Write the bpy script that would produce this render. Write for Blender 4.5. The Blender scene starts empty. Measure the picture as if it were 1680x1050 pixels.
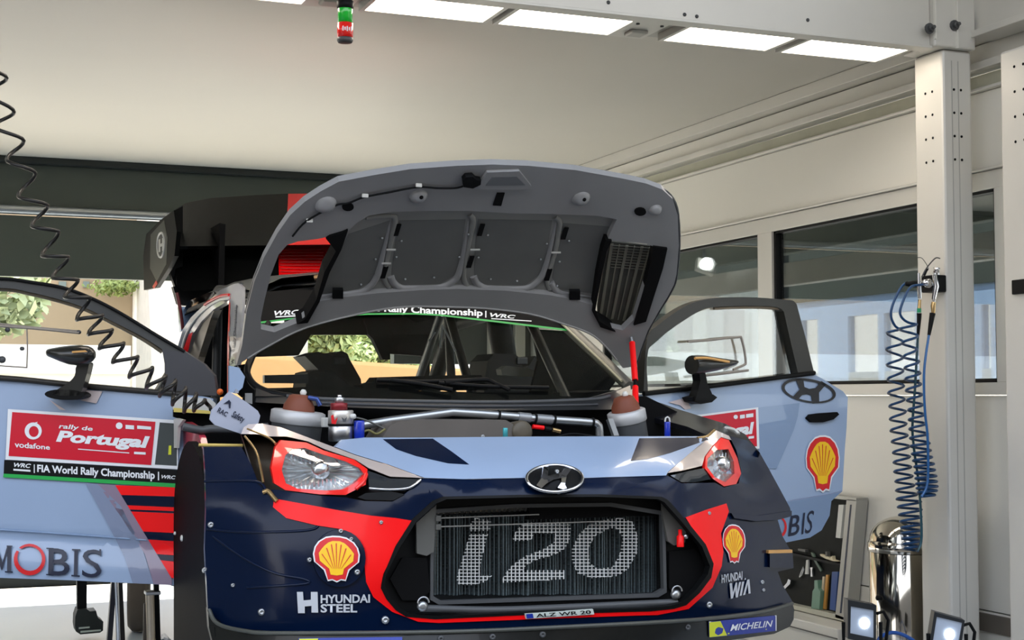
import bpy, bmesh, math, random
import numpy as np
from mathutils import Vector, Matrix

random.seed(4)
rng = np.random.default_rng(4)
SC = bpy.context.scene
COL = SC.collection

# ---------------------------------------------------------------- camera, sky, sun, exposure
FOC = 2400.0
YAW, PITCH = math.radians(21.6), math.radians(2.98)
CAM = np.array([0.0, 0.0, 1.35])
cd = bpy.data.cameras.new('camera')
cam = bpy.data.objects.new('camera', cd)
COL.objects.link(cam)
cd.sensor_width = 36.0
cd.lens = FOC * 36.0 / 1680.0
cd.clip_start, cd.clip_end = 0.05, 400
cam.location = CAM
cam.rotation_euler = (math.pi / 2 + PITCH, 0, -YAW)
SC.camera = cam

world = bpy.data.worlds.new('sky')
SC.world = world
world.use_nodes = True
wn = world.node_tree
wn.nodes.clear()
wo = wn.nodes.new('ShaderNodeOutputWorld')
wb = wn.nodes.new('ShaderNodeBackground')
wt = wn.nodes.new('ShaderNodeTexCoord')
ws = wn.nodes.new('ShaderNodeSeparateXYZ')
wr = wn.nodes.new('ShaderNodeValToRGB')
wr.color_ramp.elements[0].position = 0.0
wr.color_ramp.elements[0].color = (1.0, 0.97, 0.92, 1)
wr.color_ramp.elements[1].position = 0.7
wr.color_ramp.elements[1].color = (0.66, 0.75, 0.92, 1)
wn.links.new(wt.outputs['Generated'], ws.inputs[0])
wn.links.new(ws.outputs[2], wr.inputs[0])
wn.links.new(wr.outputs[0], wb.inputs[0])
wb.inputs[1].default_value = 1.7
wn.links.new(wb.outputs[0], wo.inputs[0])

sd = bpy.data.lights.new('sun', 'SUN')
sd.energy = 9.0
sd.angle = math.radians(0.6)
sd.color = (1.0, 0.93, 0.80)
sun = bpy.data.objects.new('sun', sd)
COL.objects.link(sun)
sun.rotation_euler = Vector((0.30, -0.36, -0.90)).to_track_quat('-Z', 'Y').to_euler()

vs = SC.view_settings
vs.view_transform = 'Standard'
vs.look = 'None'
vs.gamma = 1.0
vs.use_curve_mapping = False
vs.exposure = 1.0
SC.cycles.max_bounces = 10
SC.cycles.transparent_max_bounces = 16
SC.cycles.caustics_reflective = False
SC.cycles.caustics_refractive = False
SC.cycles.use_denoising = True

# ---------------------------------------------------------------- pixels to points at real distances
_fw = np.array([math.sin(YAW) * math.cos(PITCH), math.cos(YAW) * math.cos(PITCH), math.sin(PITCH)])
_rt = np.array([math.cos(YAW), -math.sin(YAW), 0.0])
_up = np.cross(_rt, _fw)


def rays(px, py):
    px = np.atleast_1d(np.asarray(px, float)); py = np.atleast_1d(np.asarray(py, float))
    return _fw + np.outer((px - 840) / FOC, _rt) + np.outer((525 - py) / FOC, _up)


def on_axis(ax, v):
    def s(px, py):
        d = rays(px, py)
        t = (np.asarray(v if not callable(v) else v(np.atleast_1d(np.asarray(px, float)), np.atleast_1d(np.asarray(py, float))), float) - CAM[ax]) / d[:, ax]
        return CAM + d * np.reshape(t, (-1, 1))
    return s


def atY(px, py, Y): return Vector(on_axis(1, Y)(px, py)[0])
def atX(px, py, X): return Vector(on_axis(0, X)(px, py)[0])
def atZ(px, py, Z): return Vector(on_axis(2, Z)(px, py)[0])


def plane(p0, n, bulge=None):
    p0 = np.array(p0, float); n = np.array(n, float); n /= np.linalg.norm(n)

    def s(px, py):
        d = rays(px, py)
        off = 0.0 if bulge is None else bulge(np.atleast_1d(np.asarray(px, float)), np.atleast_1d(np.asarray(py, float)))
        t = ((p0 - CAM) @ n + off) / (d @ n)
        return CAM + d * t[:, None]
    return s


def tps(pts):
    P = np.array(pts, float)
    A = P[:, :2] / 300.0

    def U(r2):
        return np.where(r2 > 1e-12, r2 * np.log(np.maximum(r2, 1e-12)), 0.0)
    n = len(A)
    K = U(((A[:, None] - A[None]) ** 2).sum(-1)) + np.eye(n) * 0.004
    Q = np.hstack([np.ones((n, 1)), A])
    L = np.zeros((n + 3, n + 3)); L[:n, :n] = K; L[:n, n:] = Q; L[n:, :n] = Q.T
    w = np.linalg.solve(L, np.concatenate([P[:, 2], np.zeros(3)]))

    def f(px, py):
        B = np.stack([np.atleast_1d(px), np.atleast_1d(py)], 1) / 300.0
        return U(((B[:, None] - A[None]) ** 2).sum(-1)) @ w[:n] + w[n] + B @ w[n + 1:]
    return f


def surfY(fn, add=0.0):
    return on_axis(1, lambda x, y: fn(x, y) + add)


# ---------------------------------------------------------------- materials
def lin(c):
    c = c / 255.0
    return c / 12.92 if c <= 0.04045 else ((c + 0.055) / 1.055) ** 2.4


MATS = {}


def mat(name, rgb, rough=0.5, metal=0.0, coat=0.0, var=0.06, scale=6.0, bump=0.0, emit=0.0, spec=0.5):
    if name in MATS: return MATS[name]
    m = bpy.data.materials.new(name); m.use_nodes = True
    nt = m.node_tree; b = nt.nodes['Principled BSDF']
    c = tuple(lin(v) for v in rgb)
    tc = nt.nodes.new('ShaderNodeTexCoord')
    nz = nt.nodes.new('ShaderNodeTexNoise'); nz.inputs['Scale'].default_value = scale; nz.inputs['Detail'].default_value = 4
    nt.links.new(tc.outputs['Object'], nz.inputs['Vector'])
    cr = nt.nodes.new('ShaderNodeValToRGB')
    cr.color_ramp.elements[0].position = 0.3; cr.color_ramp.elements[1].position = 0.7
    cr.color_ramp.elements[0].color = (*[max(0, v * (1 - var)) for v in c], 1)
    cr.color_ramp.elements[1].color = (*[min(1, v * (1 + var)) for v in c], 1)
    nt.links.new(nz.outputs['Fac'], cr.inputs[0])
    nt.links.new(cr.outputs[0], b.inputs['Base Color'])
    b.inputs['Roughness'].default_value = rough
    b.inputs['Metallic'].default_value = metal
    b.inputs['Coat Weight'].default_value = coat
    b.inputs['Coat Roughness'].default_value = 0.03
    b.inputs['Specular IOR Level'].default_value = spec
    if emit:
        nt.links.new(cr.outputs[0], b.inputs['Emission Color'])
        b.inputs['Emission Strength'].default_value = emit
    if bump:
        bp = nt.nodes.new('ShaderNodeBump'); bp.inputs['Strength'].default_value = bump; bp.inputs['Distance'].default_value = 0.01
        n2 = nt.nodes.new('ShaderNodeTexNoise'); n2.inputs['Scale'].default_value = scale * 12
        nt.links.new(tc.outputs['Object'], n2.inputs['Vector'])
        nt.links.new(n2.outputs['Fac'], bp.inputs['Height'])
        nt.links.new(bp.outputs[0], b.inputs['Normal'])
    MATS[name] = m
    return m


def glass(name, tint=(1, 1, 1), refl=0.9, rough=0.0):
    if name in MATS: return MATS[name]
    m = bpy.data.materials.new(name); m.use_nodes = True
    nt = m.node_tree; nt.nodes.clear()
    o = nt.nodes.new('ShaderNodeOutputMaterial')
    t = nt.nodes.new('ShaderNodeBsdfTransparent'); t.inputs[0].default_value = (*tint, 1)
    g = nt.nodes.new('ShaderNodeBsdfGlossy'); g.inputs['Roughness'].default_value = rough
    fr = nt.nodes.new('ShaderNodeFresnel'); fr.inputs[0].default_value = 1.5
    mu = nt.nodes.new('ShaderNodeMath'); mu.operation = 'MULTIPLY'; mu.inputs[1].default_value = refl
    mx = nt.nodes.new('ShaderNodeMixShader')
    nt.links.new(fr.outputs[0], mu.inputs[0]); nt.links.new(mu.outputs[0], mx.inputs[0])
    nt.links.new(t.outputs[0], mx.inputs[1]); nt.links.new(g.outputs[0], mx.inputs[2])
    nt.links.new(mx.outputs[0], o.inputs[0])
    MATS[name] = m
    return m


BLUE = mat('light blue paint', (152, 172, 200), 0.3, coat=0.35, var=0.015)
BLUE2 = mat('mid blue paint', (122, 146, 178), 0.32, coat=0.6, var=0.015)
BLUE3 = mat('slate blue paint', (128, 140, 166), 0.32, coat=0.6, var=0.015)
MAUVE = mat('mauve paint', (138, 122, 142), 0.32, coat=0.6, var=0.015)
NAVY = mat('navy paint', (5, 20, 46), 0.2, coat=0.06, var=0.05, spec=0.22)
RED = mat('fluorescent red paint', (252, 14, 18), 0.4, coat=0.1, var=0.02, spec=0.25)
DRED = mat('banner red', (206, 12, 42), 0.35, spec=0.3, var=0.03)
BLACK = mat('black plastic', (13, 14, 15), 0.5, var=0.15, spec=0.14)
MATTE = mat('matte black', (7, 7, 8), 0.8, var=0.2, spec=0.15)
CARBON = mat('dark carbon', (18, 20, 19), 0.35, coat=0.15, var=0.2, scale=40, spec=0.3)
HOODG = mat('grey primer hood underside', (138, 138, 138), 0.34, var=0.05)
HOODD = mat('dark grey hood panel', (128, 128, 124), 0.5, var=0.06)
GREYD = mat('dark grey trim', (70, 72, 74), 0.5, var=0.05)
GREYM = mat('mid grey plastic', (92, 92, 88), 0.5, var=0.05)
SILVER = mat('silver metal', (175, 178, 180), 0.32, metal=0.85, var=0.05)
STEEL = mat('brushed steel', (190, 192, 195), 0.35, metal=1.0, var=0.08)
CHROME = mat('chrome', (215, 216, 220), 0.07, metal=1.0, var=0.02)
POLISH = mat('polished stainless', (205, 200, 190), 0.09, metal=1.0, var=0.04, scale=3)
COVREFL = mat('pearl headlamp cover', (228, 212, 202), 0.15, metal=0.35, coat=1.0, var=0.04)  # peach-white reflection of sunlit ground painted into the cover colour
WHITE = mat('white print', (232, 234, 236), 0.4, var=0.01)
WHITEP = mat('white plastic', (214, 214, 208), 0.4, var=0.03)
GREEN = mat('green print', (20, 165, 70), 0.4, var=0.02)
YELLOW = mat('yellow print', (248, 196, 20), 0.4, var=0.02)
LIME = mat('lime yellow print', (214, 220, 30), 0.4, var=0.02)
SHELLR = mat('emblem red print', (214, 24, 30), 0.4, var=0.02)
BLUEP = mat('royal blue print', (22, 48, 150), 0.4, var=0.02)
DBLUE = mat('dark blue print', (16, 26, 52), 0.4, var=0.02)
SILV = mat('silver print', (196, 200, 206), 0.4, var=0.02)
TAN = mat('tan card', (226, 184, 122), 0.6, var=0.04, scale=3)
BROWN = mat('brown rubber', (120, 62, 40), 0.6, var=0.15)
CLEAR = glass('clear glass', (0.96, 0.98, 0.98), 0.35)
SCREEN = glass('windscreen glass', (0.88, 0.90, 0.88), 0.07)
WINDOW = glass('window glass', (0.86, 0.90, 0.92), 0.8)
WALLP = mat('white wall panel', (230, 228, 220), 0.4, var=0.015, scale=1.5)
ALU = mat('anodised aluminium', (212, 210, 203), 0.42, metal=0.15, var=0.03, scale=3)
ALUD = mat('grey aluminium frame', (176, 175, 168), 0.45, metal=0.15, var=0.03, scale=3)
CEIL = mat('white ceiling sheet', (206, 203, 194), 0.5, var=0.02, scale=0.8, spec=0.3)
DARKG = mat('dark green grey sheet', (78, 86, 80), 0.55, var=0.06, scale=2)
CABLE = mat('black cable', (22, 20, 17), 0.4, var=0.1)
HOSE = mat('petrol blue hose', (8, 60, 104), 0.4, var=0.1)


# ---------------------------------------------------------------- objects
def tag(o, label=None, cat=None, group=None, kind=None):
    if label: o['label'] = label
    if cat: o['category'] = cat
    if group: o['group'] = group
    if kind: o['kind'] = kind
    return o


def empty(name, loc, label, cat, group=None):
    o = bpy.data.objects.new(name, None)
    COL.objects.link(o); o.location = loc
    o.empty_display_size = 0.1
    return tag(o, label, cat, group)


def link(name, me, m, parent=None):
    o = bpy.data.objects.new(name, me)
    COL.objects.link(o)
    if m is not None and not me.materials: me.materials.append(m)
    if parent is not None:
        o.parent = parent
        if parent.type == 'EMPTY':
            o.matrix_parent_inverse = Matrix.Translation(-Vector(parent.location))
    return o


def from_data(name, verts, faces, m, parent=None, smooth=False):
    me = bpy.data.meshes.new(name)
    me.from_pydata([tuple(map(float, v)) for v in verts], [], [tuple(int(i) for i in f) for f in faces])
    if smooth: me.polygons.foreach_set('use_smooth', [True] * len(me.polygons))
    me.update()
    return link(name, me, m, parent)


class MB:
    """collects boxes, tubes and loose faces and links them as one mesh"""
    def __init__(s): s.v = []; s.f = []; s.sm = []

    def add(s, v, f, smooth=False):
        b = len(s.v)
        s.v += [tuple(map(float, q)) for q in v]
        s.f += [tuple(int(i) + b for i in q) for q in f]
        s.sm += [smooth] * len(f)
        return s

    def box(s, c, d, rot=None, bev=0.0):
        """centre, full sizes, rotation Matrix 3x3, chamfer"""
        bm = bmesh.new()
        bmesh.ops.create_cube(bm, size=1.0)
        for v in bm.verts: v.co = Vector((v.co.x * d[0], v.co.y * d[1], v.co.z * d[2]))
        if bev > 0: bmesh.ops.bevel(bm, geom=list(bm.edges), offset=bev, segments=2, affect='EDGES', profile=0.5)
        if rot is not None: bmesh.ops.transform(bm, matrix=rot.to_4x4(), verts=bm.verts)
        bm.verts.index_update()
        s.add([v.co + Vector(c) for v in bm.verts], [[v.index for v in f.verts] for f in bm.faces])
        bm.free(); return s

    def span(s, a, b, bev=0.0):
        return s.box([(a[i] + b[i]) / 2 for i in range(3)], [abs(b[i] - a[i]) for i in range(3)], None, bev)

    def bar(s, a, b, w, h=None, bev=0.0):
        a, b = Vector(a), Vector(b); d = b - a
        q = d.to_track_quat('Z', 'Y').to_matrix()
        return s.box((a + b) / 2, (w, h or w, d.length), q, bev)

    def tube(s, pts, r, n=8, cap=True):
        pts = [Vector(p) for p in pts]
        k = len(pts)
        rr = r if hasattr(r, '__len__') else [r] * k
        T = [(pts[min(i + 1, k - 1)] - pts[max(i - 1, 0)]).normalized() for i in range(k)]
        u = T[0].orthogonal().normalized()
        V = []
        for i in range(k):
            u = (u - T[i] * u.dot(T[i]))
            u = u.normalized() if u.length > 1e-6 else T[i].orthogonal().normalized()
            w = T[i].cross(u)
            for j in range(n):
                a = 2 * math.pi * j / n
                V.append(pts[i] + (u * math.cos(a) + w * math.sin(a)) * rr[i])
        F = []
        for i in range(k - 1):
            for j in range(n):
                F.append((i * n + j, i * n + (j + 1) % n, (i + 1) * n + (j + 1) % n, (i + 1) * n + j))
        s.add(V, F, True)
        if cap:
            s.add(V[:n][::-1], [tuple(range(n))]); s.add(V[-n:], [tuple(range(n))])
        return s

    def lathe(s, base, axis, prof, n=24, smooth=True):
        """prof: list of (radius, height along axis)"""
        axis = Vector(axis).normalized(); u = axis.orthogonal().normalized(); w = axis.cross(u)
        V = []; F = []
        for (r, h) in prof:
            for j in range(n):
                a = 2 * math.pi * j / n
                V.append(Vector(base) + axis * h + (u * math.cos(a) + w * math.sin(a)) * max(r, 1e-4))
        for i in range(len(prof) - 1):
            for j in range(n):
                F.append((i * n + j, i * n + (j + 1) % n, (i + 1) * n + (j + 1) % n, (i + 1) * n + j))
        s.add(V, F, smooth); return s

    def prism(s, poly, d):
        """poly: 3-D points of one flat face, d: extrusion vector"""
        n = len(poly); P = [Vector(p) for p in poly]; d = Vector(d)
        V = P + [p + d for p in P]
        F = [tuple(range(n))[::-1], tuple(range(n, 2 * n))] + [(i, (i + 1) % n, n + (i + 1) % n, n + i) for i in range(n)]
        s.add(V, F); return s

    def grid(s, rows, smooth=True, close=False):
        """rows of points"""
        R = len(rows); Cn = len(rows[0])
        F = []
        for i in range(R - 1):
            for j in range(Cn - 1 + (1 if close else 0)):
                F.append((i * Cn + j, i * Cn + (j + 1) % Cn, (i + 1) * Cn + (j + 1) % Cn, (i + 1) * Cn + j))
        s.add([p for r in rows for p in r], F, smooth); return s

    def build(s, name, m, parent=None):
        me = bpy.data.meshes.new(name)
        me.from_pydata(s.v, [], s.f)
        me.polygons.foreach_set('use_smooth', s.sm)
        me.update()
        return link(name, me, m, parent)


def curve(pts, n=6, closed=False):
    """Catmull-Rom through pts"""
    P = [np.array(p, float) for p in pts]; k = len(P); out = []
    rng_ = range(k if closed else k - 1)
    for i in rng_:
        if closed: p0, p1, p2, p3 = P[(i - 1) % k], P[i], P[(i + 1) % k], P[(i + 2) % k]
        else: p0, p1, p2, p3 = P[max(i - 1, 0)], P[i], P[i + 1], P[min(i + 2, k - 1)]
        for j in range(n):
            t = j / n
            out.append(0.5 * ((2 * p1) + (-p0 + p2) * t + (2 * p0 - 5 * p1 + 4 * p2 - p3) * t * t + (-p0 + 3 * p1 - 3 * p2 + p3) * t ** 3))
    if not closed: out.append(P[-1])
    return [tuple(p) for p in out]


def ell(cx, cy, rx, ry, n=28, rot=0.0):
    c, s = math.cos(rot), math.sin(rot)
    return [(cx + rx * math.cos(a) * c - ry * math.sin(a) * s, cy + rx * math.cos(a) * s + ry * math.sin(a) * c)
            for a in [2 * math.pi * i / n for i in range(n)]]


def flat_mesh(loops, step=None):
    """triangulate loops (first outer, rest holes) in 2-D and cut along a grid"""
    bm = bmesh.new(); edges = []
    for lp in loops:
        q = []
        for p in lp:
            if not q or (abs(p[0] - q[-1][0]) + abs(p[1] - q[-1][1])) > 1e-6: q.append(p)
        if abs(q[0][0] - q[-1][0]) + abs(q[0][1] - q[-1][1]) < 1e-6: q.pop()
        v = [bm.verts.new((p[0], p[1], 0)) for p in q]
        edges += [bm.edges.new((v[i], v[(i + 1) % len(v)])) for i in range(len(v))]
    bmesh.ops.triangle_fill(bm, use_beauty=True, use_dissolve=False, edges=edges, normal=(0, 0, 1))
    if step:
        xs = [v.co.x for v in bm.verts]; ys = [v.co.y for v in bm.verts]
        for ax, lo, hi in ((0, min(xs), max(xs)), (1, min(ys), max(ys))):
            k = int((hi - lo) / step)
            for i in range(1, k + 1):
                p = lo + (hi - lo) * i / (k + 1)
                bmesh.ops.bisect_plane(bm, geom=list(bm.verts) + list(bm.edges) + list(bm.faces), dist=1e-5,
                                       plane_co=(p, 0, 0) if ax == 0 else (0, p, 0), plane_no=(1, 0, 0) if ax == 0 else (0, 1, 0))
    bm.verts.index_update()
    V = np.array([(v.co.x, v.co.y) for v in bm.verts]); F = [[v.index for v in f.verts] for f in bm.faces]
    bm.free()
    return V, F


def patch(name, loops, surf, m, parent=None, step=14, thick=0.012, off=0.0, tdir=(0, 1, 0), smooth=True):
    """a panel on a surface: outline (and holes) carried onto surf, given a real thickness away from the front"""
    V, F = flat_mesh(loops, step)
    P = surf(V[:, 0], V[:, 1])
    if off:
        d = CAM - P; P = P + d / np.linalg.norm(d, axis=1)[:, None] * off
    f0 = F[len(F) // 2]
    tot = 0.0
    for f in F[:60]:
        a, b, c = P[f[0]], P[f[1]], P[f[2]]
        tot += np.dot(np.cross(b - a, c - a), CAM - a)
    if tot < 0: F = [f[::-1] for f in F]
    mb = MB(); mb.add(P, F, smooth)
    if thick:
        D = np.array(tdir, float) * thick
        mb.add(P + D, [f[::-1] for f in F], smooth)
        cnt = {}
        for f in F:
            for i in range(len(f)):
                a, b = f[i], f[(i + 1) % len(f)]
                cnt.setdefault((min(a, b), max(a, b)), []).append((a, b))
        E = [e[0] for e in cnt.values() if len(e) == 1]
        sv = []; sf = []
        for a, b in E:
            k = len(sv)
            sv += [P[b], P[a], P[a] + D, P[b] + D]; sf.append((k, k + 1, k + 2, k + 3))
        mb.add(sv, sf)
    return mb.build(name, m, parent)


# ---------------------------------------------------------------- lettering
TXT = {}


def text_mesh(s, bold=0.0, shear=0.0):
    k = (s, bold, shear)
    if k in TXT: return TXT[k]
    cu = bpy.data.curves.new('lettering', 'FONT'); cu.body = s; cu.offset = bold; cu.shear = shear; cu.resolution_u = 3
    ob = bpy.data.objects.new('lettering', cu); COL.objects.link(ob)
    dg = bpy.context.evaluated_depsgraph_get()
    me = bpy.data.meshes.new_from_object(ob.evaluated_get(dg))
    V = np.array([v.co[:2] for v in me.vertices]); F = [list(p.vertices) for p in me.polygons]
    bpy.data.objects.remove(ob); bpy.data.curves.remove(cu); bpy.data.meshes.remove(me)
    V = (V - V.min(0)) / (V.max(0) - V.min(0))
    TXT[k] = (V, F)
    return TXT[k]


def quad_map(q):
    """unit square (u right, v up) to pixels; q = top-left, top-right, bottom-right, bottom-left"""
    tl, tr, br, bl = [np.array(p, float) for p in q]

    def f(V):
        u = V[:, :1]; v = V[:, 1:2]
        return (bl * (1 - u) + br * u) * (1 - v) + (tl * (1 - u) + tr * u) * v
    return f


def print_on(name, items, surf, m, parent, off=0.004):
    """flat print: items are (V2, F, quad) unit meshes laid on surf"""
    mb = MB()
    for V, F, q in items:
        X = quad_map(q)(np.asarray(V, float))
        P = surf(X[:, 0], X[:, 1])
        d = CAM - P; P = P + d / np.linalg.norm(d, axis=1)[:, None] * off
        a, b, c = P[F[0][0]], P[F[0][1]], P[F[0][2]]
        if np.dot(np.cross(b - a, c - a), CAM - a) < 0: F = [f[::-1] for f in F]
        mb.add(P, F, True)
    return mb.build(name, m, parent)


def tx(s, q, bold=0.0, shear=0.0):
    V, F = text_mesh(s, bold, shear)
    return (V, F, q)


def poly(loops, q=((0, 1), (1, 1), (1, 0), (0, 0)), step=None):
    V, F = flat_mesh(loops, step)
    return (V, F, q)


PXQ = ((0, 1), (1, 1), (1, 0), (0, 0))     # identity: the polygon is given straight in picture coordinates


def sh(pts, s, o):
    """points measured on an enlarged crop: scale s, origin o"""
    return [(o[0] + x / s, o[1] + y / s) for x, y in pts]


for args in (('vodafone', 0.02), ('rally de', 0.02, 0.15), ('Portugal', 0.045, 0.15), ('FIA World Rally Championship', 0.03), ('WRC', 0.03, 0.2),
             ('HYUNDAI', 0.03), ('STEEL', 0.03), ('MICHELIN', 0.015, 0.25), ('ALZ WR 20', 0.02), ('World Rally Championship', 0.03), ('RAC', 0.02), ('Safety', 0.02), ('|', 0.0), ('B', 0.01), ('I', 0.0), ('S', 0.0), ('B', 0.01, 0.1), ('S', 0.0, 0.1)):
    text_mesh(*args)

# ================================================================ THE SETTING
XW = 4.45


def struct(mb, name, m):
    o = mb.build(name, m); o['kind'] = 'structure'; return o


def struct_root(name, loc=(0, 0, 0)):
    o = bpy.data.objects.new(name, None); COL.objects.link(o); o.location = loc; o['kind'] = 'structure'; return o


def pxX(px, Y): return Y * math.tan(YAW + math.atan((px - 840) / FOC))


GROUND = mat('pale asphalt', (206, 200, 190), 0.9, var=0.12, scale=2, bump=0.2)
FLOORM = mat('grey floor sheet', (168, 176, 182), 0.3, var=0.05, scale=1.5)
struct(MB().span((-60, -60, -0.3), (60, 90, -0.03)), 'ground', GROUND)
struct(MB().span((-4.2, 3.2, -0.03), (XW, 10.9, 0)), 'floor', FLOORM)
struct(MB().span((-4.26, 3.2, 0), (-4.2, 10.8, 3.40)), 'wall_left', mat('grey side sheet', (120, 120, 116), 0.7))  # unseen side sheet added to cut daylight from the left
struct(MB().span((-4.2, 5.36, 3.036), (XW + 0.1, 10.95, 3.09)), 'ceiling', CEIL)
struct(MB().span((-4.2, 3.2, 4.20), (XW + 0.4, 5.36, 4.26)), 'ceiling_front', CEIL)  # unseen front roof, its edge and height shaped to steer skylight and sun

struct(MB().span((-22, -9.0, 0), (18, -8.6, 5.6)), 'wall_opposite', mat('dark awning opposite', (44, 46, 50), 0.7))  # unseen dark block added to keep low sky out of the bumper reflections
struct(MB().span((-40, -8.6, -0.03), (16, 3.2, -0.002)), 'road_front', mat('dark tarmac', (48, 46, 44), 0.85, var=0.15, scale=3))  # dark ground added out of view so the bumper reflects something dark
# right wall, real strips one above another
wr_ = struct_root('wall_right')
def wall_strip(name, x, z0, z1, m, y0=0.8, y1=10.8, th=0.05):
    return MB().span((x, y0, z0), (XW + th, y1, z1), 0.003).build(name, m, wr_)
wall_strip('panel', XW, 0.0, 0.378, WALLP)
wall_strip('panel', XW, 0.384, 1.352, WALLP)
MB().span((XW + 0.02, 0.8, 0.37), (XW + 0.05, 10.8, 0.39)).build('joint', GREYD, wr_)
wall_strip('sill_rail', XW - 0.025, 1.356, 1.412, ALU)
wall_strip('head_rail', XW - 0.012, 2.288, 2.372, ALU)
wall_strip('head_lip', XW - 0.035, 2.374, 2.386, ALU)
wall_strip('panel', XW, 2.390, 2.742, WALLP)
wall_strip('thin_rail', XW - 0.03, 2.744, 2.758, ALU)
wall_strip('track_band', XW + 0.01, 2.758, 2.826, mat('olive grey track', (186, 186, 168), 0.5))
wall_strip('upper_rail', XW - 0.05, 2.836, 2.872, ALU)
wall_strip('panel', XW, 2.872, 2.962, WALLP)
wall_strip('cove_trim', XW - 0.085, 2.968, 3.034, ALU)
MB().span((XW - 0.012, 0.8, 0.29), (XW, 5.46, 0.37)).build('kick_strip', mat('brown grey kick strip', (104, 98, 90), 0.5), wr_)
# windows in the right wall
WFR = ALUD
def window(i, y0, y1, lights=()):
    w = struct_root('window_%d' % i)
    m = MB()
    m.span((XW + 0.0, y0, 1.412), (XW + 0.05, y0 + 0.02, 2.288)); m.span((XW, y1 - 0.02, 1.412), (XW + 0.05, y1, 2.288))
    m.span((XW, y0, 1.412), (XW + 0.05, y1, 1.43)); m.span((XW, y0, 2.275), (XW + 0.05, y1, 2.288))
    m.build('gasket', BLACK, w)
    MB().span((XW + 0.02, y0 + 0.02, 1.43), (XW + 0.028, y1 - 0.02, 2.275)).build('pane', WINDOW, w)
    return w
window(1, 7.335, 9.45); window(2, 5.30, 7.18); window(3, 3.3, 5.22)
for a, b in ((7.18, 7.335), (9.45, 10.8), (5.22, 5.30), (0.8, 3.3)):
    MB().span((XW - 0.015, a, 1.412), (XW + 0.05, b, 2.288), 0.003).build('mullion', ALU, wr_)

# back wall: dark sheet rolled over an opening to the daylight
wb_ = struct_root('wall_back')
MB().span((-4.2, 10.8, 2.19), (3.3, 10.86, 2.62)).build('lower_curtain', DARKG, wb_)
MB().span((-4.2, 10.82, 2.69), (3.3, 10.88, 2.985)).build('upper_curtain', DARKG, wb_)
MB().tube([(-4.2, 10.79, 2.66), (3.3, 10.79, 2.66)], 0.034, 14).build('curtain_bar', SILVER, wb_)
MB().span((-4.2, 10.76, 2.985), (4.44, 10.88, 3.036), 0.01).build('top_rail', mat('black rail', (32, 38, 38), 0.4), wb_)
SLATE = mat('slate sheet', (58, 64, 62), 0.6)
MB().span((4.02, 10.8, 0), (4.44, 10.9, 2.985)).build('panel', SLATE, wb_)
MB().span((3.3, 10.8, 1.60), (4.02, 10.9, 2.985)).build('panel', SLATE, wb_)
MB().span((3.52, 10.77, 0), (3.58, 10.8, 2.9)).build('post', BLACK, wb_)
for xx in (3.66, 4.06, 4.28): MB().span((xx, 10.74, 0 if xx > 4 else 1.60), (xx + 0.09, 10.8, 2.9), 0.01).build('post', ALUD, wb_)

# columns and beams of the frame
def column(i, x0, x1, y0, y1, ztop):
    r = struct_root('trim_%d' % i)
    w = x1 - x0; d = y1 - y0
    m = MB().span((x0, y0, 0), (x1, y1, ztop), 0.012)
    m.build('column_profile', ALU, r)
    g = MB()
    for k in (0.30, 0.52): g.span((x0 + w * k, y0 - 0.0015, 0), (x0 + w * k + 0.004, y0 + 0.002, ztop - 0.05))
    g.build('profile_groove', ALUD, r)
    for k in range(4):
        for s in (0.38, 0.62):
            z = 2.72 - 0.105 * k
            MB().lathe((x0 + w * s, y0 + 0.002, z), (0, -1, 0), [(0.006, 0), (0.006, 0.004), (0.0, 0.004)], 10, False).build('bolt_hole', MATTE, r)
            MB().lathe((x0 + 0.002, y0 + d * (s - 0.02), z), (-1, 0, 0), [(0.006, 0), (0.006, 0.004), (0.0, 0.004)], 10, False).build('bolt_hole', MATTE, r)
    return r
c1 = column(1, 4.164, 4.323, 5.30, 5.503, 2.90)
c2 = column(2, 4.164, 4.323, 4.70, 4.925, 2.80)
MB().span((4.150, 4.66, 1.77), (4.164, 4.86, 1.83), 0.003).build('black_bracket', BLACK, c2)
t3 = struct_root('trim_3')       # the cross beam with the lamps
MB().span((-4.2, 5.30, 2.905), (4.10, 5.36, 4.20), 0.004).build('beam_web', ALU, t3)  # web carried up out of view to keep sun off the car
MB().span((-4.2, 5.285, 2.893), (4.10, 5.36, 2.905), 0.002).build('beam_lip', ALU, t3)
MB().span((-4.2, 5.36, 2.93), (4.10, 5.70, 2.99), 0.004).build('lamp_tray', ALUD, t3)
for px in (998, 1123, 1143, 1325):
    p = atY(px, {998: 4, 1123: 24, 1143: 27, 1325: 33}[px], 5.30)
    MB().lathe(p, (0, -1, 0), [(0.008, -0.002), (0.008, 0.003), (0, 0.004)], 10).build('rivet', GREYD, t3)
t4 = struct_root('trim_4')       # the corner node above the column
MB().span((4.10, 5.27, 2.90), (4.325, 5.50, 4.2), 0.008).build('node_block', ALU, t4)
MB().span((4.218, 5.262, 2.90), (4.224, 5.275, 3.5)).build('node_seam', WALLP, t4)
MB().span((4.10, 5.262, 2.93), (4.106, 5.275, 3.5)).build('node_seam', WALLP, t4)
for px, py in ((1524, 47), (1565, 42)):
    p = atY(px, py, 5.27)
    MB().lathe(p, (0, -1, 0), [(0.024, 0), (0.024, 0.008), (0.014, 0.009), (0.014, 0.024), (0.008, 0.026), (0.008, 0.04), (0, 0.04)], 12, False).build('bolt', GREYD, t4)
t5 = struct_root('trim_5')       # the side beam running towards the camera
MB().span((4.335, 1.6, 2.985), (4.37, 5.30, 3.6)).build('beam_web', ALU, t5)
MB().span((4.30, 1.6, 2.955), (4.44, 5.29, 2.985), 0.003).build('beam_flange', ALU, t5)

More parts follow.
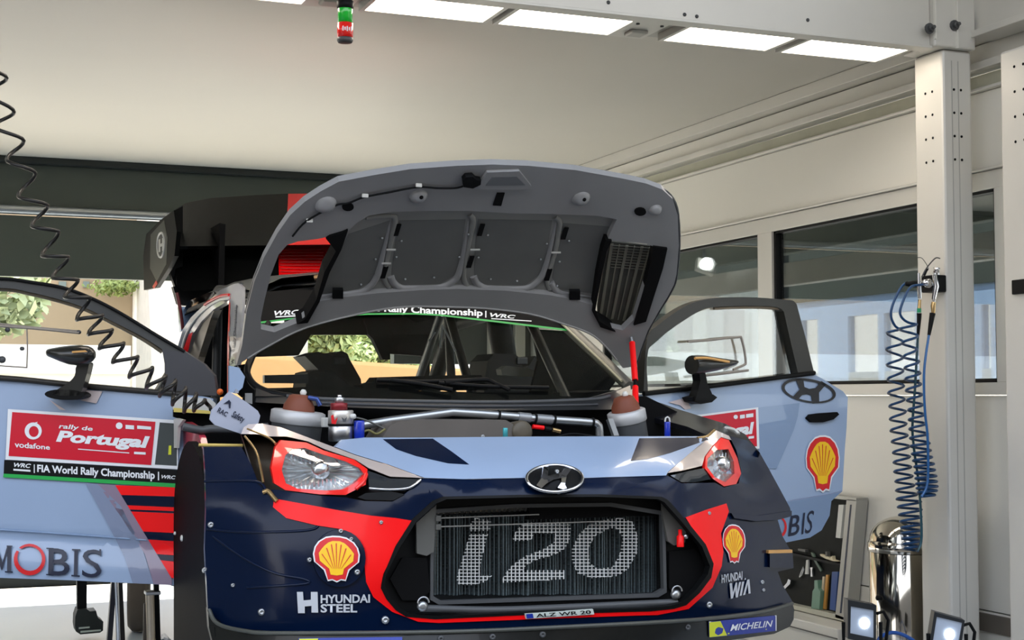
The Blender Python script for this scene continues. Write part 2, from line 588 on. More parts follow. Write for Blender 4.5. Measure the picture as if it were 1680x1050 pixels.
# ---------------------------------------------------------------- a bay built to stand for what shows in the side windows
sb = struct_root('wall_far')
XF = 8.2
PALEB = mat('pale blue panel', (150, 176, 210), 0.4, var=0.03)
def far(a, b, m, n): return MB().span((XF, a[0], a[1]), (XF + 0.08, b[0], b[1])).build(n, m, sb)
wins = []
for x0, x1 in ((1313, 1341), (1391, 1440), (1450, 1501), (1560, 1590), (1610, 1625), (1635, 1652)):
    ya = atX(x1, 560, XF).y; yb = atX(x0, 560, XF).y
    wins.append((ya, yb))
wins.sort()
far((6, 0), (16, 1.46), WALLP, 'panel'); far((6, 2.12), (16, 2.30), PALEB, 'fascia')
yy = 6.0
for a, b in wins:
    far((yy, 1.46), (a, 2.12), PALEB, 'panel'); yy = b
    MB().span((XF + 0.03, a, 1.46), (XF + 0.036, b, 2.12)).build('pane', CLEAR, sb)
    MB().span((XF + 0.0, a, 1.46), (XF + 0.05, b, 1.58)).build('blind', mat('grey blind', (130, 140, 146), 0.5), sb)
far((yy, 1.46), (16, 2.12), PALEB, 'panel')
DK = mat('dark roof lining', (112, 118, 110), 0.7)
struct(MB().span((4.6, 1.5, 3.0), (6.3, 14, 3.1)), 'ceiling_far', DK)
fb = struct_root('trim_6')
MB().span((6.0, 3, 2.19), (6.1, 13.2, 2.36), 0.004).build('beam_web', ALUD, fb)
MB().span((6.1, 3, 2.45), (6.2, 13.2, 2.98), 0.004).build('upper_fascia', DK, fb)
MB().span((XF - 0.02, 3, 2.30), (XF + 0.1, 16, 3.0)).build('shade_panel', mat('shade cloth', (50, 58, 52), 0.8), fb)
# white partition facing the camera, with a door
pw = struct_root('wall_partition')
YP = 12.0
def part_px(x0, y0, x1, y1, m, n, d=0.0, t=0.05):
    a = atY(x0, y0, YP - d); b = atY(x1, y1, YP - d)
    return MB().span((a.x, YP - d, max(0, b.z)), (b.x, YP - d + t, a.z), 0.004).build(n, m, pw)
CREAM = mat('cream partition', (225, 226, 210), 0.5, var=0.02)
part_px(960, 462, 1256, 1050, CREAM, 'panel')
part_px(1060, 496, 1162, 1050, mat('pale green white door', (220, 226, 214), 0.5), 'panel', 0.10)
part_px(1068, 514, 1137, 576, mat('grey window pane', (120, 124, 118), 0.2), 'pane', 0.12, 0.03)
part_px(1064, 476, 1180, 494, ALUD, 'awning_rail', 0.30, 0.15)
part_px(1175, 466, 1183, 476, mat('blue clip', (30, 90, 150), 0.5), 'corner_clip', 0.32)
part_px(1163, 496, 1190, 1050, ALUD, 'panel', 0.08)
part_px(1190, 508, 1226, 1050, mat('brown red panel', (96, 70, 60), 0.5), 'panel', 0.06)
part_px(1233, 512, 1250, 1050, WALLP, 'panel', 0.06)
part_px(1256, 380, 1300, 1050, mat('black post', (34, 38, 36), 0.6), 'post', 0.0)
# flood lamp seen through the first side window
p = atY(1156, 438, 10.5)
fl = empty('flood_lamp', p, 'lit square flood lamp seen through the side window above the white partition', 'lamp')
rot = Matrix.Rotation(-0.45, 3, 'X') @ Matrix.Rotation(0.35, 3, 'Y')
MB().box(p, (0.16, 0.05, 0.12), rot, 0.01).build('housing', WHITEP, fl)
MB().lathe(p + Vector((-0.015, -0.045, 0.02)), (0, -1, -0.3), [(0.055, 0), (0.05, 0.01), (0.03, 0.018), (0, 0.02)], 18).build('lens', mat('lit lamp', (255, 250, 240), 0.4, emit=9), fl)
MB().bar(p + Vector((0, 0.02, 0.05)), (p.x, p.y + 0.05, 3.0), 0.025).build('bracket', GREYD, fl)

# ---------------------------------------------------------------- outdoors behind the bay
FAC = mat('cream render', (152, 135, 110), 0.8, var=0.04, scale=0.6)
YB = 24.0
bld = empty('apartment_building', (0, YB, 0), 'cream rendered building in sunlight behind the open back of the bay', 'building')
def fac(x0, y0, x1, y1, m, n, d=0.06, t=0.06):
    a = atY(x0, y0, YB); b = atY(x1, y1, YB)
    return MB().span((a.x, YB - d, b.z), (b.x, YB - d + t, a.z)).build(n, m, bld)
MB().span((-14, YB, -0.1), (3.95, YB + 0.6, 7.0)).build('wall', FAC, bld)
GLZ = mat('dark window', (96, 112, 110), 0.15)
fac(136, 462, 146, 472, GLZ, 'window'); fac(96, 462, 108, 474, GLZ, 'window'); fac(40, 462, 54, 474, GLZ, 'window')
fac(232, 509, 252, 546, mat('grey doorway', (150, 142, 128), 0.7), 'doorway')
fac(218, 430, 229, 645, mat('white pipe', (245, 244, 238), 0.5), 'downpipe', 0.25, 0.2)
fac(-120, 596, 300, 640, mat('pale plinth', (205, 196, 180), 0.8), 'plinth', 0.1, 0.1)
m = MB(); a = atY(252, 545, YB - 2.2); m.span((a.x, YB - 2.2, -0.1), (a.x + 2.3, YB - 0.1, 4.2)); m.build('annex', mat('white annex', (205, 203, 196), 0.7), bld)
for px in (178, 203):
    c = atY(px, 470, YB - 0.4); lv = MB()
    for k in range(240):
        q = c + Vector((rng.normal(0, .12), rng.normal(0, .1), rng.normal(0, .06)))
        d = Vector(rng.normal(0, 1, 3)).normalized() * 0.06; e = d.orthogonal().normalized() * 0.035
        lv.add([q - e, q + d, q + e, q - d * 0.3], [(0, 1, 2, 3)])
    o = lv.build('hanging_plant', mat('sunlit leaf', (150, 166, 100), 0.7, var=0.3), bld); o['kind'] = 'stuff'
wl = empty('boundary_wall', (0, 17, 0), 'low white wall in front of the cream building', 'wall')
MB().span((-9, 17, -0.1), (2.08, 17.2, 1.60)).build('base', mat('grey wall base', (196, 190, 178), 0.8), wl)
MB().span((-9, 16.97, 1.60), (2.08, 17.2, 1.92)).build('capping', mat('white capping', (215, 215, 212), 0.6), wl)

tw = empty('tan_wall', (7.2, 24.2, 0), 'sunlit tan wall behind the trees, seen through the car', 'wall')
tw_a, tw_b = Vector((3.6, 19.0, 0)), Vector((11.0, 29.8, 0))
tw_n = Vector((-0.82, 0.565, 0))
MB().prism([tw_a, tw_b, tw_b + Vector((0, 0, 1.86)), tw_a + Vector((0, 0, 1.86))], tw_n * 0.3).build('base', mat('tan render', (176, 134, 84), 0.8, var=0.04), tw)
MB().prism([tw_a + Vector((0, 0, 1.86)), tw_b + Vector((0, 0, 1.86)), tw_b + Vector((0, 0, 1.92)), tw_a + Vector((0, 0, 1.92))], tw_n * 0.32).build('capping', mat('tan coping', (190, 150, 100), 0.8), tw)

def tree(name, label, base, h, crown, n, col, seed, group):
    r = np.random.default_rng(seed)
    t = empty(name, base, label, 'tree', group)
    b = Vector(base)
    MB().tube([b, b + Vector((0.05, 0, h * 0.4)), b + Vector((-0.05, 0.1, h * 0.75))], [0.16, 0.12, 0.05], 8).build('trunk', mat('bark', (92, 78, 60), 0.9, var=0.2), t)
    lv = MB()
    lobes = [(r.normal(0, 0.42, 3), r.uniform(0.35, 0.6)) for _ in range(9)]
    for k in range(n):
        c, s = lobes[k % 9]
        d = r.normal(0, 1, 3); d /= np.linalg.norm(d)
        p = (c + d * s * r.uniform(0.7, 1.0)) * np.array(crown) + np.array([b.x, b.y, b.z + h * 0.72])
        u = Vector(r.normal(0, 1, 3)).normalized(); w = u.orthogonal().normalized()
        sz = r.uniform(0.08, 0.16)
        p = Vector(p)
        lv.add([p - w * sz * .5, p + u * sz, p + w * sz * .5, p - u * sz * .6], [(0, 1, 2, 3)])
    o = lv.build('crown', col, t)
    return t
LEAF = mat('pale leaf', (160, 170, 130), 0.7, var=0.3, scale=1.2)
tree('tree', 'pale green tree seen through the open left door window', (-0.2, 19, 0), 3.3, (1.1, 1.1, 1.0), 5000, LEAF, 3, None)
for i, (x, y, lb) in enumerate(((6.5, 27.4, 'broad green tree behind the tan wall, left of the pair'), (9.4, 31.5, 'broad green tree behind the tan wall, right of the pair'))):
    tree('tree', lb, (x, y, -0.1), 4.2, (2.1, 1.4, 1.6), 9000, mat('green leaf', (176, 192, 132), 0.7, var=0.35, scale=1.2), 7 + i, 'trees behind the bay')

# ---------------------------------------------------------------- lamps under the beam
LED = mat('lit diffuser', (255, 241, 222), 0.5, var=0.0, emit=5.5)
names = ['first of six from the left', 'second of six, left of the signal beacon', 'third of six, just right of the beacon',
         'fourth of six, left of the bracket', 'fifth of six, right of the bracket', 'last one, beside the column']
for (a, b), nm in zip(((100, 318), (326, 497), (586, 797), (808, 1004), (1083, 1264), (1278, 1446)), names):
    x0, x1 = pxX(a, 5.63), pxX(b, 5.63)
    L = empty('light_panel', ((x0 + x1) / 2, 5.48, 2.905), 'flat lit panel under the white beam, ' + nm, 'light', 'panel lamps under the beam')
    f = MB()
    f.span((x0, 5.305, 2.898), (x1, 5.325, 2.93)); f.span((x0, 5.62, 2.898), (x1, 5.635, 2.93))
    f.span((x0, 5.325, 2.898), (x0 + 0.02, 5.62, 2.93)); f.span((x1 - 0.02, 5.325, 2.898), (x1, 5.62, 2.93))
    f.build('frame', ALU, L)
    MB().span((x0 + 0.02, 5.325, 2.902), (x1 - 0.02, 5.62, 2.912)).build('diffuser', LED, L)
for a, b, nm in ((1018, 1074, 'between two panel lamps right of centre'), (502, 580, 'behind the signal beacon')):
    x0, x1 = pxX(a, 5.55), pxX(b, 5.55)
    K = empty('junction_bracket', ((x0 + x1) / 2, 5.5, 2.93), 'grey bracket plate under the beam, ' + nm, 'bracket', 'brackets under the beam')
    MB().span((x0, 5.34, 2.905), (x1, 5.66, 2.915), 0.002).build('plate', ALU, K)
    MB().box(((x0 + x1) / 2, 5.55, 2.90), ((x1 - x0) * 0.5, 0.08, 0.02), None, 0.008).build('clamp', ALUD, K)
    for s in (0.15, 0.85): MB().lathe((x0 + (x1 - x0) * s, 5.42, 2.906), (0, 0, -1), [(0.008, 0), (0.008, 0.006), (0, 0.007)], 8).build('screw', GREYD, K)
# signal beacon
p = atY(566, 70, 5.22)
B = empty('signal_beacon', p, 'small green and red stack beacon hanging from the white beam', 'beacon')
dz = lambda y: atY(566, y, 5.22).z
MB().lathe((p.x, p.y, dz(0)), (0, 0, -1), [(0.001, -0.2), (0.022, -0.2), (0.022, 0), (0.031, 0.005), (0.031, 0.03), (0.027, 0.034)], 20).build('mount', BLACK, B)
MB().span((p.x - 0.012, p.y, dz(0) + 0.02), (p.x + 0.012, 5.30, dz(0) + 0.06)).build('arm', BLACK, B)
zg = dz(12)
GL = mat('green lens', (10, 190, 50), 0.2, coat=0.6); RL = mat('red lens', (235, 30, 24), 0.2, coat=0.6)
MB().lathe((p.x, p.y, dz(10)), (0, 0, -1), [(0.024, 0), (0.027, 0.004), (0.028, dz(10) - dz(38)), (0.02, dz(10) - dz(38))], 22).build('green_lens', GL, B)
MB().lathe((p.x, p.y, dz(38)), (0, 0, -1), [(0.02, 0), (0.030, 0.001), (0.030, dz(38) - dz(62)), (0.02, dz(38) - dz(62))], 22).build('red_lens', RL, B)
MB().lathe((p.x, p.y, dz(62)), (0, 0, -1), [(0.02, 0), (0.030, 0.001), (0.030, dz(62) - dz(67)), (0.026, dz(62) - dz(70)), (0.0, dz(62) - dz(70))], 22).build('end_cap', GREYD, B)
w = MB()
for k in range(5):
    w.box((p.x - 0.016 + k * 0.008, p.y - 0.0305, dz(50)), (0.004, 0.002, 0.012 if k % 2 else 0.018))
w.build('white_marking', WHITE, B)

# ================================================================ THE CAR
XC = 1.65
car = empty('rally_car', (XC, 5.8, 0.0), 'navy, red and pale blue rally car, raised, with bonnet and both doors open', 'car')

# distance of the front skin (bumper, nose, lamps, wings of the body) as a smooth surface
FRONT = tps([
    (700, 718, 4.15), (830, 717, 4.12), (1000, 716, 4.12), (1150, 716, 4.20), (562, 722, 4.20),
    (690, 787, 3.87), (800, 788, 3.82), (910, 790, 3.80), (720, 803, 3.842), (910, 803, 3.803), (1060, 803, 3.834), (720, 816, 3.846), (910, 814, 3.808), (1060, 815, 3.838), (760, 772, 3.90), (910, 774, 3.865), (1040, 772, 3.89), (1000, 788, 3.82), (1098, 785, 3.87), (620, 760, 4.02),
    (700, 830, 3.85), (900, 825, 3.812), (1110, 822, 3.848), (632, 945, 3.86), (690, 1000, 3.855), (900, 1015, 3.785), (1130, 1000, 3.845), (1185, 935, 3.88),
    (540, 920, 3.925), (450, 900, 4.00), (385, 880, 4.11), (345, 900, 4.19), (345, 1000, 4.18), (450, 1000, 3.99), (600, 1015, 3.89), (640, 860, 3.865),
    (450, 760, 4.13), (560, 770, 3.98), (650, 795, 3.89), (450, 812, 4.06), (560, 830, 3.95), (400, 700, 4.38), (480, 715, 4.26),
    (338, 735, 4.36), (338, 780, 4.28), (338, 840, 4.21), (390, 800, 4.16), (400, 860, 4.09),
    (1110, 775, 3.88), (1180, 770, 3.99), (1212, 790, 4.08), (1190, 710, 4.18), (1216, 745, 4.20), (1130, 850, 3.85), (1200, 890, 3.95), (1200, 960, 3.94),
    (1250, 900, 4.07), (1290, 900, 4.22), (1302, 980, 4.24), (1250, 1005, 4.05), (1245, 760, 4.28), (1275, 800, 4.26), (1297, 848, 4.26), (1160, 820, 3.92)])
SF = surfY(FRONT)


def front(name, loops, m, parent, **k): return patch(name, loops, SF, m, parent, **k)


c8 = lambda p: sh(p, 3.0, (680, 700))
c7 = lambda p: sh(p, 2.8375, (320, 680))
c1 = lambda p: sh(p, 2.56, (1040, 640))
c4 = lambda p: sh(p, 2.585, (480, 260))
c3 = lambda p: sh(p, 3.75, (220, 300))
cA = lambda p: sh(p, 3.888, (0, 430))
cB = lambda p: sh(p, 2.838, (1030, 330))

OPEN = [(733, 819), (857, 816), (980, 815), (1080, 819), (1090, 824), (1122, 860), (1152, 897), (1165, 929), (1161, 943), (1142, 968), (1120, 988), (1100, 994), (1063, 998),
        (960, 1001), (870, 1004), (720, 1011), (672, 1007), (655, 996), (640, 978), (631, 960), (634, 942), (655, 900), (683, 856), (716, 826)]
LAMP_L = [(396, 712), (400, 701), (408, 696), (430, 695), (461, 701), (517, 722), (584, 747), (637, 763), (694, 784), (672, 804), (665, 810), (644, 823), (598, 822), (567, 816), (524, 813), (479, 807), (450, 803), (436, 807), (425, 795), (412, 762)]
LAMP_R = [(1095, 776), (1130, 745), (1160, 720), (1175, 706), (1196, 715), (1208, 738), (1216, 773), (1212, 793), (1188, 800), (1173, 792), (1118, 793), (1100, 783)]

bump = front('front_bumper', [[(334, 733), (396, 733), (412, 762), (425, 795), (436, 807), (450, 803), (479, 807), (524, 813), (567, 816), (598, 822), (644, 823), (665, 810), (672, 804), (694, 785),
    (780, 787), (860, 785), (905, 786), (957, 785), (1094, 780), (1100, 783), (1118, 793), (1173, 792), (1188, 800), (1212, 793), (1216, 773), (1208, 738), (1196, 715), (1225, 722), (1246, 742),
    (1263, 772), (1281, 805), (1296, 833), (1299, 846), (1276, 853), (1284, 880), (1298, 905), (1302, 932), (1276, 938), (1284, 960), (1299, 985), (1302, 992), (1250, 1004), (1140, 1017), (900, 1030),
    (720, 1037), (461, 1039), (390, 1033), (355, 1023), (341, 998), (336, 900), (338, 840), (337, 780)], OPEN], NAVY, car, step=11, thick=0.02)

# red band round the grille, sunk joints kept as real edges
front('red_band', [[(681, 855), (650, 850), (609, 846), (560, 838), (500, 827), (450, 818), (448, 832), (470, 850), (520, 862), (560, 868), (583, 880), (598, 900), (598, 925), (601, 955), (613, 980), (644, 1004), (686, 1020), (720, 1022),
    (870, 1016), (1040, 1010), (1079, 1009), (1130, 999), (1169, 964), (1184, 929), (1187, 905), (1183, 875), (1196, 839), (1192, 826), (1160, 836), (1125, 849), (1135, 865), (1157, 893), (1170, 929), (1165, 946), (1146, 972), (1122, 993), (1063, 1002),
    (870, 1008), (720, 1015), (670, 1011), (650, 999), (635, 980), (625, 960), (629, 941), (650, 900)]], RED, bump, step=14, thick=0.003, off=0.004)
front('opening_rim', [[(x + (1.0 if x > 900 else -1.0) * 6, y + (5 if y > 930 else -4)) for x, y in OPEN], OPEN], BLACK, bump, step=20, thick=0.03, off=0.006)
# round cap behind the left emblem, bolts, corner creases
front('round_cap', [ell(557, 916, 43, 47)], NAVY, bump, step=16, thick=0.01, off=0.010)
def stud(px, py, r, m=SILVER, surf=SF, parent=None, name='bolt', off=0.0):
    p = Vector(surf(px, py)[0]); n = (Vector(CAM) - p).normalized(); n = (n + Vector((0, -1, 0))).normalized()
    p = p + n * off
    return MB().lathe(p, n, [(r, -0.004), (r, 0.003), (r * 0.7, 0.006), (r * 0.35, 0.006), (r * 0.3, 0.003), (0, 0.003)], 10).build(name, m, parent or bump)
for px, py, r in ((558, 871, .007), (507, 918, .007), (585, 938, .008), (429, 1004, .010), (632, 1017, .011), (625, 857, .006), (346, 861, .009), (336, 934, .006), (382, 960, .006), (1163, 842, .006), (1163, 992, .010), (1250, 955, .007), (1252, 968, .006), (575, 884, .006)):
    stud(px, py, r, off=0.012 if 500 < px < 600 else 0.002)
def ribbon(name, pts, r, m, parent, surf=SF, off=0.0, n=6, cn=5):
    q = curve(pts, cn)
    P = surf([a for a, b in q], [b for a, b in q])
    d = CAM - P; P = P + d / np.linalg.norm(d, axis=1)[:, None] * off
    return MB().tube(P, r, n).build(name, m, parent)
ribbon('crease', [(340, 868), (400, 873), (480, 872), (515, 868), (524, 860)], 0.004, NAVY, bump)
ribbon('crease', [(350, 880), (400, 915), (450, 940), (498, 950), (500, 958), (405, 964)], 0.004, NAVY, bump)
ribbon('crease', [(336, 790), (420, 790), (436, 806)], 0.004, NAVY, bump)
front('fog_scoop', [[(587, 816), (600, 809), (640, 806), (664, 811), (645, 821), (600, 820)]], BLACK, bump, step=20, thick=0.004, off=0.005)
front('canard', [[(1263, 904), (1300, 903), (1302, 932), (1263, 931)]], NAVY, bump, step=20, thick=0.05, off=0.03)
front('canard_edge', [[(1261, 903), (1300, 902), (1300, 907), (1261, 908)]], mat('amber edge', (214, 160, 90), 0.4), bump, step=20, thick=0.04, off=0.034)
front('fender_lip', [[(1200, 842), (1245, 846), (1299, 838), (1299, 847), (1276, 853), (1240, 855), (1205, 850)]], NAVY, bump, step=16, thick=0.04, off=0.02)


# ---- flat prints
def shell_items(q):
    """scallop emblem in the unit square: white edge, red, yellow, ribs"""
    def scallop(g):
        a = [(0.30 - g * .2, 0.0 - g), (0.24 - g, 0.24 - g * .5), (0.02 - g, 0.42), (0.0 - g, 0.60), (0.04 - g, 0.76), (0.13 - g, 0.88 + g * .4), (0.27, 0.97 + g), (0.42, 1.0 + g), (0.58, 1.0 + g), (0.73, 0.97 + g), (0.87 + g, 0.88 + g * .4),
             (0.96 + g, 0.76), (1 + g, 0.60), (0.98 + g, 0.42), (0.76 + g, 0.24 - g * .5), (0.70 + g * .2, 0.0 - g), (0.6, 0.02 - g), (0.5, -0.03 - g), (0.4, 0.02 - g)]
        return a
    yel = [(0.36, 0.12), (0.33, 0.26), (0.12, 0.44), (0.10, 0.62), (0.17, 0.72), (0.24, 0.80), (0.32, 0.87), (0.42, 0.91), (0.58, 0.91), (0.68, 0.87), (0.76, 0.80), (0.83, 0.72), (0.90, 0.62), (0.88, 0.44), (0.67, 0.26), (0.64, 0.12), (0.5, 0.10)]
    ribs = []
    for k in range(7):
        t = (k - 3) / 3.0
        top = (0.5 + t * 0.33, 0.86 - abs(t) ** 2 * 0.26); bot = (0.5 + t * 0.10, 0.26)
        ribs.append([(bot[0] - .004, bot[1]), (top[0] - .013, top[1]), (top[0] + .013, top[1]), (bot[0] + .004, bot[1])])
    return [poly([scallop(0.035)], q, .12)], [poly([scallop(0.0)], q, .12)], [poly([yel], q, .12)], [poly([r], q, .12) for r in ribs]


def shell(name, q, surf, parent, off):
    w, r, y, l = shell_items(q)
    o = print_on(name, w, surf, WHITE, parent, off)
    return [o, print_on('emblem_red', r, surf, SHELLR, parent, off + .0012), print_on('emblem_yellow', y, surf, YELLOW, parent, off + .0024), print_on('emblem_ribs', l, surf, SHELLR, parent, off + .0036)]


shell('emblem_edge', ((515, 880), (588, 883), (588, 951), (517, 951)), SF, bump, 0.020)
shell('emblem_edge', ((1186, 861), (1222, 864), (1222, 921), (1188, 921)), SF, bump, 0.010)
print_on('sponsor_print', [tx('HYUNDAI', ((526, 976), (607, 975), (607, 989), (526, 990)), 0.03), tx('STEEL', ((526, 991), (586, 991), (586, 1005), (526, 1005)), 0.03),
    poly([[(487, 971), (497, 971), (498, 985), (510, 984), (510, 971), (521, 971), (522, 1005), (511, 1005), (511, 994), (500, 995), (500, 1006), (489, 1006)]])], SF, SILV, bump, 0.008)
print_on('sponsor_print', [tx('HYUNDAI', ((1184, 943), (1218, 937), (1218, 951), (1184, 957)), 0.03),
    poly([[(1197, 957), (1201, 956.5), (1202.5, 972), (1207, 956), (1209.5, 955.5), (1209.5, 971), (1212.5, 955), (1216, 954.5), (1210.5, 980), (1207, 980.5), (1206.3, 967), (1202.5, 981.5), (1199, 982.5)]]),
    poly([[(1217.5, 954.5), (1221, 954), (1217, 977), (1213.5, 977.5)]]), poly([[(1219, 976.5), (1226, 951), (1229.5, 950.5), (1231.5, 973.5), (1228, 974), (1226.8, 958), (1222.5, 975.8)]]), poly([[(1221, 951), (1223, 947.5), (1224, 951)]])], SF, SILV, bump, 0.008)

# ---- nose panel
NOSE = [(562, 722), (600, 718), (700, 718), (850, 716.5), (1000, 716), (1155, 716), (1166, 719), (1131, 744), (1096, 774), (1093, 780), (957, 784), (905, 785), (860, 784), (760, 786), (697, 784), (637, 762), (584, 746), (550, 733)]
nose = front('nose_panel', [NOSE], BLUE, car, step=12, thick=0.02, off=0.004)
front('dark_patch', [[(628, 720.5), (710, 719.5), (740, 740), (770, 762), (735, 760), (682, 748), (650, 737)]], NAVY, nose, step=16, thick=0.001, off=0.0055)
front('dark_patch', [[(1049, 719), (1156, 717.5), (1164, 720), (1140, 729), (1100, 743), (1063, 753), (1035, 756)]], NAVY, nose, step=16, thick=0.001, off=0.0055)
stud(792, 716, .006, parent=nose, name='stud'); 
# badge: oval ring and slanted letter
bd = front('badge', [ell(910, 785, 46, 22.5)], BLACK, nose, step=20, thick=0.012, off=0.016)
ribbon('badge_ring', [(910 + 46 * math.cos(a), 785 + 22 * math.sin(a)) for a in np.linspace(0, 2 * math.pi, 25)], 0.0048, CHROME, bd if False else nose, off=0.020, n=8, cn=2)
HL = [[(892, 766), (901, 765), (899, 780), (913, 777), (922, 775), (927, 768), (938, 769), (930, 780), (927, 795), (930, 801), (924, 803), (915, 800), (921, 791), (921, 784), (908, 787), (897, 793), (888, 801), (880, 796), (888, 785)]]
front('badge_letter', HL, CHROME, nose, step=20, thick=0.008, off=0.024)
stud(911, 773, .006, parent=nose, name='stud', off=.024); stud(915, 807, .006, parent=nose, name='stud', off=.012)

# ---- head lamps
for side, OUT, RO, RI, COVER, TIP in (
    ('left', LAMP_L, [(461, 722), (452, 733), (445, 768), (450, 793), (468, 804), (524, 811), (567, 812), (600, 795), (603, 770), (581, 754), (531, 739), (503, 726)],
     [(468, 747), (462, 771), (469, 793), (489, 802), (538, 805), (563, 803), (580, 794), (598, 778), (590, 768), (567, 757), (531, 746), (500, 735), (480, 736)],
     [(396, 712), (400, 701), (408, 696), (430, 695), (461, 701), (517, 722), (584, 747), (637, 763), (694, 784), (640, 782), (605, 768), (583, 754), (533, 737), (505, 724), (470, 716), (440, 716), (420, 712)],
     [(603, 772), (640, 785), (690, 786), (672, 803), (640, 804), (606, 803)]),
    ('right', LAMP_R, [(1183, 718), (1196, 722), (1210, 752), (1216, 777), (1208, 794), (1188, 798), (1169, 785), (1157, 769), (1158, 749), (1172, 730)],
     [(1176, 738), (1195, 737), (1204, 757), (1205, 777), (1190, 791), (1173, 783), (1160, 766), (1161, 752)],
     [(1095, 776), (1130, 745), (1160, 720), (1175, 706), (1196, 715), (1200, 722), (1183, 717), (1170, 730), (1156, 749), (1152, 764), (1120, 772)],
     [(1100, 780), (1125, 774), (1154, 768), (1166, 786), (1140, 791), (1118, 791)])):
    hl = patch('headlight', [OUT], surfY(FRONT, 0.10), mat('lamp housing', (52, 44, 36), 0.3, coat=0.5), car, step=20, thick=0.02)
    hl['label'] = 'headlight with red rim on the %s side of the photo' % side
    # walls closing the housing
    q = OUT + [OUT[0]]
    A = SF([a for a, b in q], [b for a, b in q]); Bk = surfY(FRONT, 0.11)([a for a, b in q], [b for a, b in q])
    MB().grid([A, Bk], False).build('housing_wall', BLACK, hl)
    front('cover_strip', [COVER], COVREFL, hl, step=12, thick=0.01, off=0.006)
    front('lamp_rim', [RO, RI], mat('red lamp rim', (250, 34, 28), 0.3, coat=0.6), hl, step=14, thick=0.02, off=0.004)
    front('lamp_tip', [TIP], mat('smoked lens', (40, 44, 48), 0.1, coat=1.0), hl, step=16, thick=0.01, off=0.0)
    # reflector bowl: facets of bright metal between two radii
    cx = sum(a for a, b in RI) / len(RI); cy = sum(b for a, b in RI) / len(RI)
    rows = []
    RR = curve(RI, 6, True)
    for f_, dd in ((1.0, 0.01), (0.86, 0.035), (0.62, 0.06), (0.36, 0.078), (0.14, 0.085)):
        px_ = np.array([cx + (a - cx) * f_ for a, b in RR]); py_ = np.array([cy + (b - cy) * f_ for a, b in RR])
        wav = np.array([0.010 * (i % 4 in (1, 2)) for i in range(len(RR))]) * (1 if f_ > 0.3 else 0)
        rows.append(on_axis(1, FRONT(px_, py_) + dd + wav)(px_, py_))
    MB().grid(rows, False, True).build('reflector', mat('bright reflector', (236, 238, 240), 0.22, metal=0.75, var=0.02), hl)
    fl_ = MB()
    nx = 15 if side == 'left' else 8
    xs = np.linspace(min(a for a, b in RI) + 5, max(a for a, b in RI) - 30 * (side == 'left') - 4, nx)
    for x in xs:
        for ya, yb in ((min(b for a, b in RI) + 6, cy - 12), (cy + 14, max(b for a, b in RI) - 4)):
            p = on_axis(1, FRONT(x, ya) + 0.03)(x, ya)[0]; r = on_axis(1, FRONT(x, yb) + 0.05)(x, yb)[0]
            fl_.bar(p, r, 0.004)
    o = fl_.build('reflector_ribs', mat('bright reflector', (0, 0, 0)), hl); o['kind'] = 'stuff'
    p = on_axis(1, FRONT(cx, cy) + 0.045)(cx, cy)[0]
    MB().lathe(p, (0, -1, 0), [(0.028, 0), (0.026, 0.014), (0.018, 0.022), (0, 0.024)], 16).build('bulb_shield', CHROME, hl)
    front('lens', [RI], glass('lamp glass', (0.98, 0.99, 0.99), 0.4), hl, step=14, thick=0.003, off=0.004)
    if side == 'left':
        ribbon('red_strip', [(584, 802), (596, 790), (601, 778)], 0.006, mat('red lamp rim', (0, 0, 0)), hl, off=0.008)
        ribbon('chrome_edge', [(606, 801), (640, 803), (672, 800), (690, 787)], 0.004, CHROME, hl, off=0.008)
        for pts in ([(402, 716), (420, 740), (428, 770), (432, 792)], [(406, 704), (440, 718), (452, 728)]):
            ribbon('gold_edge', pts, 0.004, mat('brass trim', (178, 150, 104), 0.25, metal=0.8), hl, off=0.004)
        ribbon('gold_edge', [(432, 808), (440, 806), (448, 815), (455, 823)], 0.007, mat('brass trim', (0, 0, 0)), hl, off=0.004)
    else:
        ribbon('gold_edge', [(1144, 719), (1160, 716), (1172, 706)], 0.005, mat('brass trim', (0, 0, 0)), hl, off=0.004)

# ---- grille: frame, core, woven number, straps
GY = 3.90
gsurf = on_axis(1, lambda x, y: GY + 0 * x)
CORE = [(712, 842), (850, 833), (1000, 831), (1086, 845), (1089, 966), (1075, 974), (900, 980), (725, 986), (711, 978)]
gr = patch('grille_frame', [[(a + (a - 900) * .02, b + (b - 910) * .03) for a, b in OPEN], CORE], gsurf, BLACK, car, step=None, thick=0.03, smooth=False)
patch('frame_lip', [[(x + (5 if x > 900 else -5), y + (6 if y > 900 else -6)) for x, y in CORE], CORE], on_axis(1, lambda x, y: GY - 0.012 + 0 * x), GREYD, gr, step=None, thick=0.02, smooth=False)
patch('side_plate', [[(683, 858), (716, 828), (712, 905), (700, 912), (684, 908)]], on_axis(1, lambda x, y: GY - 0.022 + 0 * x), GREYM, gr, step=None, thick=0.012, smooth=False)
patch('side_plate', [[(1087, 826), (1094, 830), (1126, 872), (1124, 890), (1106, 895), (1096, 888), (1088, 850)]], on_axis(1, lambda x, y: GY - 0.022 + 0 * x), GREYM, gr, step=None, thick=0.012, smooth=False)
patch('side_duct', [[(640, 950), (660, 915), (700, 915), (706, 970), (690, 985), (660, 985)]], on_axis(1, lambda x, y: GY - 0.012 + 0 * x), MATTE, gr, step=None, thick=0.008, smooth=False)
patch('side_duct', [[(1098, 905), (1140, 900), (1160, 930), (1145, 960), (1120, 980), (1098, 965)]], on_axis(1, lambda x, y: GY - 0.012 + 0 * x), MATTE, gr, step=None, thick=0.008, smooth=False)
ribbon('lower_bar', [(690, 998), (800, 1001), (900, 998), (1110, 988)], 0.011, GREYD, gr, surf=on_axis(1, lambda x, y: GY - 0.05 + 0 * x))
